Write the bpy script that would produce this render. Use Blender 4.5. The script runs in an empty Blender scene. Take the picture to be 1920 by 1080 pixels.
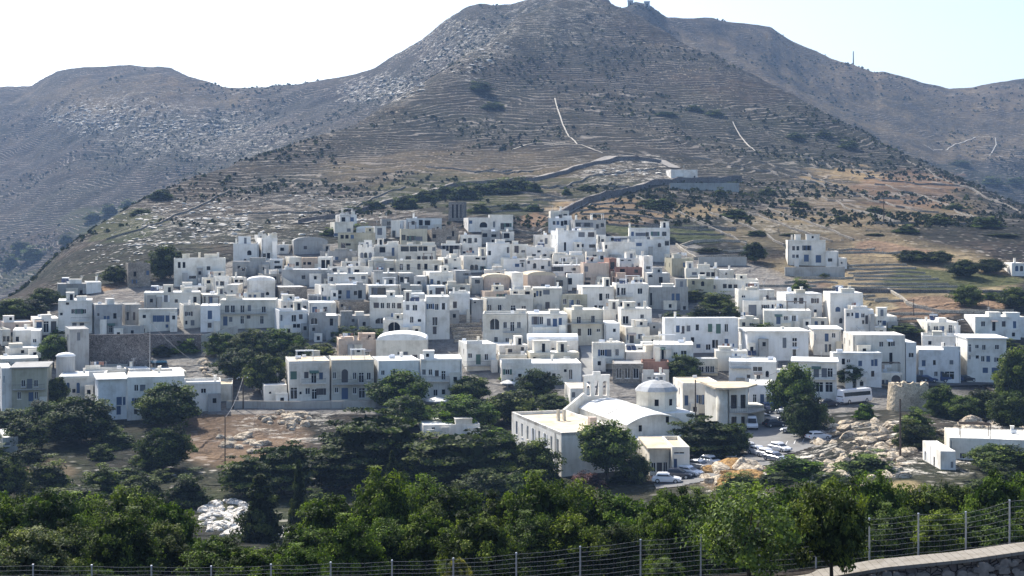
import bpy, math, random, re
import numpy as np
from mathutils import Vector, Matrix, noise
F=2600.0; CX=960.0; YH=440.0      # focal length in photo pixels, principal column, horizon row
R=math.radians
col=bpy.context.scene.collection
scene=bpy.context.scene
rng=random.Random(11)
# ------------------------------------------------------------------ terrain
def lut(px,ks,vs): return np.interp(px,ks,vs)
def smo(px,ks,vs,w=75): return sum(np.interp(px+d,ks,vs)*math.exp(-(d/w)**2*2) for d in np.linspace(-w,w,13))/sum(math.exp(-(d/w)**2*2) for d in np.linspace(-w,w,13))
Z=lambda py,Y:-(py-YH)*Y/F
CRX=[-900,0,130,250,330,450,650,800,880,960,1060,1150,1250,1350,1500,1650,1800,1920,2800]
CRY=[520,520,520,600,650,740,850,950,1050,1150,1250,1250,1180,1100,1000,900,800,720,600]
CRP=[600,592,452,388,345,305,235,160,100,50,-8,12,62,112,192,272,330,390,460]
DIP=[610,600,560,480,420,345,258,180,125,75,5,40,90,140,225,305,375,430,500]
SKX=[-900,0,60,85,110,150,200,240,270,300,320,350,400,430,500,560,600,650,680,700,730,760,790,830,850,880,900,930,960,985,1000,1060,1100,1140,1150,1170,1190,1215,1225,1250,1290,1335,1350,1400,1420,1445,1465,1490,1530,1560,1600,1640,1655,1700,1740,1780,1820,1850,1880,1920,2400,2800]
SKP=[240,168,165,148,135,129,127,125,128,127,130,145,158,168,167,161,153,146,138,132,112,95,78,45,32,12,7,12,10,2,-2,-8,-4,0,12,16,4,8,16,35,38,38,42,48,50,54,68,82,98,112,124,137,134,148,160,169,168,162,156,150,70,60]
def ring_table(px):
    # list of (Y, z) rings for each photo column
    L=smo
    c=lambda v:np.full_like(px,float(v))
    out=[]
    def add(Y,py): out.append((Y if hasattr(Y,'__len__') else c(Y), Z(py,Y)))
    out.append((c(4),c(-2.0))); out.append((c(20),c(-7.4))); out.append((c(38),c(-12.0)))
    add(46.1,L(px,[-900,0,960,1300,1500,1920,2500],[1150,1145,1135,1130,1135,1118,1110]))
    hi=lut(px,[-900,0,960,1200,1450,1600,1722,1920,2500],[1145,1138,1118,1096,1080,1068,1057,1036,1004])
    add(46.8,hi); add(49,hi-3)
    add(54,L(px,[-900,1200,1722,1920,2500],[1135,1135,1100,1075,1050]))
    add(70,L(px,[-900,1200,1722,1920,2500],[1122,1118,1096,1080,1050]))
    add(95,L(px,[-900,1920,2500],[1070,1062,1050]))
    add(130,c(1040)); add(160,L(px,[-900,1300,1500,1920],[1000,1000,970,960]))
    add(185,L(px,[-900,1100,1350,1500,1700,1920],[965,960,925,905,890,895]))
    add(205,L(px,[-900,1000,1250,1500,1700,1920],[905,905,890,875,850,858]))
    add(225,L(px,[-900,1200,1500,1600,1700,1920],[852,852,848,825,800,815]))
    add(250,L(px,[-900,1400,1550,1640,1700,1760,1920],[802,802,800,785,775,785,790]))
    add(272,L(px,[-900,1550,1700,1920],[752,754,758,752]))
    add(292,L(px,[-900,1650,1720,1920],[702,702,716,716])); add(312,L(px,[-900,1650,1750,1920],[652,652,672,678])); add(335,c(600))
    add(362,L(px,[-900,0,120,200],[585,572,556,550]))
    add(395,L(px,[-900,0,130,220],[590,568,522,502]))
    add(435,L(px,[-900,0,130,260],[595,572,492,452]))
    add(470,L(px,[-900,0,130,300],[600,580,472,420]))
    cy=L(px,CRX,CRY); cp=L(px,CRX,CRP); sy=L(px,[-900,0,700,1000,1060,1150,1500,1920,2800],[1900,1900,1550,1350,1330,1500,1700,1800,1800])
    z0=out[-1][1]; zc=Z(cp,cy)
    for t,s in ((.3,.17),(.65,.5)):
        out.append((470+(cy-470)*t, z0+(zc-z0)*s))
    out.append((cy,zc))
    yd=cy+(sy-cy)*.3; out.append((yd,Z(L(px,CRX,DIP),yd)))
    zd=out[-1][1]; zs=Z(smo(px,SKX,SKP,7),sy)
    out.append((yd+(sy-yd)*.55, zd+(zs-zd)*.45))
    out.append((sy,zs)); out.append((sy+300,zs-30)); out.append((c(2900),zs-160))
    return out
def pchip(Y,Zv,q):
    h=np.diff(Y); d=np.diff(Zv)/h
    m=np.zeros_like(Y)
    for i in range(1,len(Y)-1):
        if d[i-1]*d[i]>0:
            w1=2*h[i]+h[i-1]; w2=h[i]+2*h[i-1]; m[i]=(w1+w2)/(w1/d[i-1]+w2/d[i])
    m[0]=d[0]; m[-1]=d[-1]
    k=np.clip(np.searchsorted(Y,q)-1,0,len(Y)-2); t=(q-Y[k])/h[k]
    return (2*t**3-3*t**2+1)*Zv[k]+(t**3-2*t**2+t)*h[k]*m[k]+(-2*t**3+3*t**2)*Zv[k+1]+(t**3-t**2)*h[k]*m[k+1]
inner=np.arange(-340,2262,2.6)
PXS=np.concatenate([[-7000,-4200,-2600,-1700,-1200,-900,-700,-550,-440],inner,[2400,2600,2900,3400,4300,6200,9000]]).astype(float)
QY=np.concatenate([np.linspace(4,44,30)[:-1],np.linspace(44,60,60)[:-1],np.linspace(60,470,300)[:-1],470*np.exp(np.linspace(0,math.log(2900/470),430))])
tab=ring_table(PXS)
GZ=np.zeros((len(PXS),len(QY)))
YR=np.array([t[0] for t in tab]); ZR=np.array([t[1] for t in tab])
for i in range(len(PXS)): GZ[i]=pchip(YR[:,i],ZR[:,i],QY)
BASE=GZ.copy()
# roughness from value noise, stronger with height on the mountain
def vnoise(x,y,seed):
    r=np.random.RandomState(seed); T=r.rand(256,256)
    xi=np.floor(x).astype(int); yi=np.floor(y).astype(int); fx=x-xi; fy=y-yi
    fx=fx*fx*(3-2*fx); fy=fy*fy*(3-2*fy)
    g=lambda a,b:T[a%256,b%256]
    return (g(xi,yi)*(1-fx)+g(xi+1,yi)*fx)*(1-fy)+(g(xi,yi+1)*(1-fx)+g(xi+1,yi+1)*fx)*fy-.5
GX=((PXS-CX)/F)[:,None]*QY[None,:]; GYY=np.repeat(QY[None,:],len(PXS),0)
amp=np.interp(GYY,[60,250,480,700,1200,1900,2900],[.15,.2,.3,2.0,5.0,7.0,10])
N=np.zeros_like(GZ)
for o,(s,a) in enumerate(((90,1.3),(38,.8),(16,.42),(7,.22),(3,.10))): N+=vnoise(GX/s+7*o,GYY/s+3*o,o+1)*a
crd=np.abs(GYY-np.array(lut(PXS,[-900,0,700,1000,1060,1150,1500,1920,2800],[1900,1900,1550,1350,1330,1500,1700,1800,1800]))[:,None])
N*=np.clip(.25+crd/200,0,1)
GZ=BASE+N*amp
# gullies and ribs running down the flanks
gx=PXS[:,None]+0*GYY; gl=np.log(np.maximum(GYY,60))
rib=np.abs(vnoise(gx/95+gl*1.2,gl*3.0,71))*2+np.abs(vnoise(gx/38-gl*2,gl*5.0,72))*.9+vnoise(gx/15+gl*3,gl*9,73)*.35
GZ=GZ-(rib-.55)*np.interp(GYY,[470,620,1000,1600,2300],[0,1.0,2.2,4,3])*np.clip(.12+crd/260,0,1)
# dry stone terraces cut into the slope: stepped height
st=np.where(GYY>1400,4.5,3.0)
zz=GZ+vnoise(GX/60,GYY/60,44)*5+vnoise(GX/25,GYY/25,45)*1.5
fr=zz/st; fr=fr-np.floor(fr); stepz=(np.clip(fr*3.2,0,1)-fr)*st
tm=np.interp(GYY,[470,600,1300,2000],[0,.75,.6,.5])*np.clip(.6+vnoise(GX/110,GYY/110,46)*2.2,0,1)
GZ=GZ-stepz*tm*-0.55
def ground(x,y):
    px=x/y*F+CX
    i=np.clip(np.searchsorted(PXS,px)-1,0,len(PXS)-2); j=np.clip(np.searchsorted(QY,y)-1,0,len(QY)-2)
    a=(px-PXS[i])/(PXS[i+1]-PXS[i]); b=(y-QY[j])/(QY[j+1]-QY[j])
    a=min(max(a,0),1); b=min(max(b,0),1)
    return float((GZ[i,j]*(1-a)+GZ[i+1,j]*a)*(1-b)+(GZ[i,j+1]*(1-a)+GZ[i+1,j+1]*a)*b)
def invY(px,py,y0=190,y1=2600):
    """nearest distance beyond y0 where the slope is seen at this photo row"""
    i=int(np.clip(np.searchsorted(PXS,px)-1,0,len(PXS)-1)); P=YH-BASE[i]*F/QY
    m=np.where((QY>=y0)&(P<=py)&(QY<=y1))[0]
    if len(m)==0: return y1
    j=m[0]
    if j==0 or QY[j-1]<y0: return float(QY[j])
    t=(P[j-1]-py)/max(P[j-1]-P[j],1e-6)
    return float(QY[j-1]+(QY[j]-QY[j-1])*min(max(t,0),1))
def XY(px,Y): return ((px-CX)/F*Y,Y)
def P3(px,py,Y): return Vector(((px-CX)/F*Y,Y,-(py-YH)*Y/F))
def G3(px,Y,dz=0):
    x,y=XY(px,Y); return Vector((x,y,ground(x,y)+dz))
# ------------------------------------------------------------------ materials
def newmat(name):
    m=bpy.data.materials.new(name); m.use_nodes=True; nt=m.node_tree; nt.nodes.clear()
    o=nt.nodes.new('ShaderNodeOutputMaterial'); b=nt.nodes.new('ShaderNodeBsdfPrincipled'); nt.links.new(b.outputs[0],o.inputs[0]); b.inputs['Specular IOR Level'].default_value=.04
    return m,nt,b
def nd(nt,t,**k):
    n=nt.nodes.new(t)
    for a,v in k.items():
        if a in('ins',):
            for i,x in v.items(): n.inputs[i].default_value=x
        else: setattr(n,a,v)
    return n
def ramp(nt,src,stops):
    r=nt.nodes.new('ShaderNodeValToRGB'); nt.links.new(src,r.inputs[0]); e=r.color_ramp.elements
    while len(e)<len(stops): e.new(.5)
    for k,(p,c) in enumerate(stops): e[k].position=p; e[k].color=(c[0],c[1],c[2],1)
    return r.outputs[0]
def mix(nt,f,a,b,mode='MIX'):
    n=nt.nodes.new('ShaderNodeMix'); n.data_type='RGBA'; n.blend_type=mode
    for s,v in ((0,f),(6,a),(7,b)):
        if hasattr(v,'is_linked') or hasattr(v,'links'): nt.links.new(v,n.inputs[s])
        else: n.inputs[s].default_value=v if s==0 else (v[0],v[1],v[2],1)
    return n.outputs[2]
def mth(nt,op,a,b=None,c=None,clamp=False):
    n=nt.nodes.new('ShaderNodeMath'); n.operation=op; n.use_clamp=clamp
    for s,v in enumerate((a,b,c)):
        if v is None: continue
        if hasattr(v,'links'): nt.links.new(v,n.inputs[s])
        else: n.inputs[s].default_value=v
    return n.outputs[0]
def nz(nt,vec,scale,detail=4,rough=.6,out=0):
    n=nt.nodes.new('ShaderNodeTexNoise'); nt.links.new(vec,n.inputs['Vector']); n.inputs['Scale'].default_value=scale
    n.inputs['Detail'].default_value=detail; n.inputs['Roughness'].default_value=rough; return n.outputs[out]
def vecmul(nt,vec,s):
    n=nt.nodes.new('ShaderNodeVectorMath'); n.operation='MULTIPLY'; nt.links.new(vec,n.inputs[0]); n.inputs[1].default_value=s; return n.outputs[0]
def bump(nt,b,h,strength,dist):
    n=nt.nodes.new('ShaderNodeBump'); nt.links.new(h,n.inputs['Height']); n.inputs['Strength'].default_value=strength; n.inputs['Distance'].default_value=dist
    nt.links.new(n.outputs[0],b.inputs['Normal'])
def plaster(name,c,stain=.35,rough=.85):
    m,nt,b=newmat(name)
    g=nt.nodes.new('ShaderNodeNewGeometry'); oi=nt.nodes.new('ShaderNodeObjectInfo')
    v=nt.nodes.new('ShaderNodeVectorMath'); v.operation='ADD'; nt.links.new(g.outputs['Position'],v.inputs[0]); nt.links.new(oi.outputs['Random'],v.inputs[1]); vec=v.outputs[0]
    big=nz(nt,vec,.35,4,.6); streak=nz(nt,vecmul(nt,vec,(2.2,2.2,.22)),1.0,5,.65); fine=nz(nt,vec,6,3,.6)
    d=tuple(x*.58*y for x,y in zip(c,(1,.94,.84)))
    f=mth(nt,'MULTIPLY',ramp(nt,streak,[(.46,(0,0,0)),(.72,(1,1,1))]),stain)
    c1=mix(nt,f,c,d)
    f2=ramp(nt,big,[(.30,(.70,.68,.64)),(.5,(.95,.95,.94)),(.65,(1,1,1))])
    c2=mix(nt,1.0,c1,f2,'MULTIPLY')
    rv=ramp(nt,oi.outputs['Random'],[(0,(.78,.77,.74)),(.2,(.97,.97,.97)),(.4,(.90,.87,.80)),(.6,(1,1,1)),(.8,(.92,.92,.93)),(1,(1,.98,.94))])
    c3=mix(nt,1.0,c2,rv,'MULTIPLY')
    nt.links.new(c3,b.inputs['Base Color']); b.inputs['Roughness'].default_value=rough
    bump(nt,b,fine,.25,.04); return m
def stone(name,c1,c2,mortar,scale=2.2,ys=1.7):
    m,nt,b=newmat(name); g=nt.nodes.new('ShaderNodeNewGeometry')
    vec=vecmul(nt,g.outputs['Position'],(1,1,ys))
    w=nz(nt,vec,.8,3,.5,1)
    va=nt.nodes.new('ShaderNodeTexVoronoi'); va.feature='F1'; va.inputs['Scale'].default_value=scale; nt.links.new(vec,va.inputs['Vector'])
    vb=nt.nodes.new('ShaderNodeTexVoronoi'); vb.feature='DISTANCE_TO_EDGE'; vb.inputs['Scale'].default_value=scale; nt.links.new(vec,vb.inputs['Vector'])
    sep=nt.nodes.new('ShaderNodeSeparateColor'); nt.links.new(va.outputs['Color'],sep.inputs[0])
    cc=mix(nt,sep.outputs[0],c1,c2)
    e=ramp(nt,vb.outputs['Distance'],[(.02,(0,0,0)),(.09,(1,1,1))])
    cc=mix(nt,e,mortar,cc)
    big=ramp(nt,nz(nt,g.outputs['Position'],.25,5,.65),[(.3,(.62,.6,.58)),(.6,(1,1,1))])
    cc=mix(nt,1.0,cc,big,'MULTIPLY')
    nt.links.new(cc,b.inputs['Base Color']); b.inputs['Roughness'].default_value=.95
    bump(nt,b,e,.6,.08); return m
def simple(name,c,rough=.6,metal=0,var=0.0,ns=3):
    m,nt,b=newmat(name)
    if var:
        g=nt.nodes.new('ShaderNodeNewGeometry')
        f=ramp(nt,nz(nt,g.outputs['Position'],ns,4,.6),[(.3,(1-var,)*3),(.7,(1,1,1))])
        nt.links.new(mix(nt,1.0,c,f,'MULTIPLY'),b.inputs['Base Color'])
    else: b.inputs['Base Color'].default_value=(c[0],c[1],c[2],1)
    b.inputs['Roughness'].default_value=rough; b.inputs['Metallic'].default_value=metal
    if rough<.65: b.inputs['Specular IOR Level'].default_value=.5
    return m
WALL={'w':plaster('white_plaster',(.88,.84,.765)),'v':plaster('limewash_blue_white',(.80,.80,.78),.25),'c':plaster('cream_plaster',(.70,.67,.59)),
 'g':plaster('grey_render',(.42,.42,.41),.5),'t':plaster('pinkish_plaster',(.60,.49,.41),.4),'k':plaster('khaki_plaster',(.52,.49,.38),.45),
 'r':plaster('red_brown_plaster',(.36,.21,.17),.4),'s':stone('rubble_stone',(.42,.38,.32),(.26,.23,.19),(.2,.18,.16)),'b':stone('grey_block_stone',(.30,.28,.25),(.20,.19,.18),(.14,.13,.12),1.5)}
ROOF={'w':plaster('white_roof_coat',(.87,.87,.85),.10),'t':plaster('tan_roof_screed',(.64,.55,.42),.3),'g':plaster('concrete_roof',(.40,.39,.37),.3),'r':plaster('red_roof_paint',(.42,.20,.17),.3)}
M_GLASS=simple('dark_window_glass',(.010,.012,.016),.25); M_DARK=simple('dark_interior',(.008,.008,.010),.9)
M_BLUE=simple('blue_painted_wood',(.035,.08,.17),.5); M_GREEN=simple('green_painted_wood',(.05,.12,.09),.5); M_BROWN=simple('brown_painted_wood',(.06,.05,.05),.6); M_GREY=simple('grey_painted_wood',(.13,.14,.16),.6)
M_WFRAME=simple('white_frame',(.75,.75,.73),.6); M_IRON=simple('dark_railing_iron',(.10,.10,.11),.5,.6); M_METAL=simple('galvanised_steel',(.55,.56,.57),.45,.7)
M_TANK=simple('pale_tank_plastic',(.7,.72,.74),.5); M_SOLAR=simple('solar_glass',(.03,.04,.08),.1)
M_WOOD=simple('weathered_pole_wood',(.13,.10,.08),.9,0,.4,6); M_CONC=plaster('retaining_concrete',(.46,.45,.42),.5)
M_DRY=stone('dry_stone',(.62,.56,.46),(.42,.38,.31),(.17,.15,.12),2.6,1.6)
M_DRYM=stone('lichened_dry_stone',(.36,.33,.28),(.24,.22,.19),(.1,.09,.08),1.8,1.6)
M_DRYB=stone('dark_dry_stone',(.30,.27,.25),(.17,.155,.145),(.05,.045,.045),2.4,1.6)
M_WALLTOP=plaster('wall_coping',(.30,.275,.235),.7)
M_WIRE=simple('dull_fence_wire',(.22,.22,.22),.7)
# ------------------------------------------------------------------ mesh helpers
class MB:
    def __init__(s): s.v=[];s.f=[];s.m=[]
    def quad(s,a,b,c,d,mi=0):
        n=len(s.v); s.v+= [tuple(a),tuple(b),tuple(c),tuple(d)]; s.f.append((n,n+1,n+2,n+3)); s.m.append(mi)
    def poly(s,pts,mi=0):
        n=len(s.v); s.v+=[tuple(p) for p in pts]; s.f.append(tuple(range(n,n+len(pts)))); s.m.append(mi)
    def box(s,x0,x1,y0,y1,z0,z1,mi=0,M=None):
        p=[Vector(q) for q in((x0,y0,z0),(x1,y0,z0),(x1,y1,z0),(x0,y1,z0),(x0,y0,z1),(x1,y0,z1),(x1,y1,z1),(x0,y1,z1))]
        if M is not None: p=[M@q for q in p]
        n=len(s.v); s.v+=[tuple(q) for q in p]
        for f in((0,3,2,1),(4,5,6,7),(0,1,5,4),(1,2,6,5),(2,3,7,6),(3,0,4,7)): s.f.append(tuple(n+i for i in f)); s.m.append(mi)
    def tube(s,a,b,r0,r1=None,n=6,mi=0,cap=True):
        a=Vector(a);b=Vector(b); r1=r0 if r1 is None else r1; d=(b-a).normalized(); u=d.orthogonal().normalized(); w=d.cross(u); k=len(s.v)
        for c,r in((a,r0),(b,r1)):
            for i in range(n):
                t=2*math.pi*i/n; s.v.append(tuple(c+u*math.cos(t)*r+w*math.sin(t)*r))
        for i in range(n): s.f.append((k+i,k+(i+1)%n,k+n+(i+1)%n,k+n+i)); s.m.append(mi)
        if cap: s.f.append(tuple(k+n+i for i in range(n))); s.m.append(mi); s.f.append(tuple(k+n-1-i for i in range(n))); s.m.append(mi)
    def lathe(s,prof,c=(0,0,0),n=24,mi=0,cap=True):
        k=len(s.v)
        for r,z in prof:
            for i in range(n):
                t=2*math.pi*i/n; s.v.append((c[0]+r*math.cos(t),c[1]+r*math.sin(t),c[2]+z))
        for j in range(len(prof)-1):
            for i in range(n): s.f.append((k+j*n+i,k+j*n+(i+1)%n,k+(j+1)*n+(i+1)%n,k+(j+1)*n+i)); s.m.append(mi)
        if cap: s.f.append(tuple(k+(len(prof)-1)*n+i for i in range(n))); s.m.append(mi)
    def build(s,name,mats,parent=None,smooth=False):
        me=bpy.data.meshes.new(name); me.from_pydata(s.v,[],s.f)
        if not isinstance(mats,(list,tuple)): mats=[mats]
        for m in mats: me.materials.append(m)
        if len(mats)>1: me.polygons.foreach_set('material_index',s.m)
        if smooth: me.polygons.foreach_set('use_smooth',[True]*len(me.polygons))
        me.update(); o=bpy.data.objects.new(name,me); col.objects.link(o)
        if parent is not None: o.parent=parent
        return o
def tag(o,label=None,cat=None,group=None,kind=None):
    if label: o['label']=label
    if cat: o['category']=cat
    if group: o['group']=group
    if kind: o['kind']=kind
    return o
def empty(name,loc,rz=0):
    o=bpy.data.objects.new(name,None); o.empty_display_size=.2; o.location=loc; o.rotation_euler=(0,0,rz); col.objects.link(o); return o
KIDS={}
def copy_tree(o,parent=None):
    c=o.copy(); col.objects.link(c)
    if parent is not None: c.parent=parent
    for ch in o.children: copy_tree(ch,c)
    return c

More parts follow.
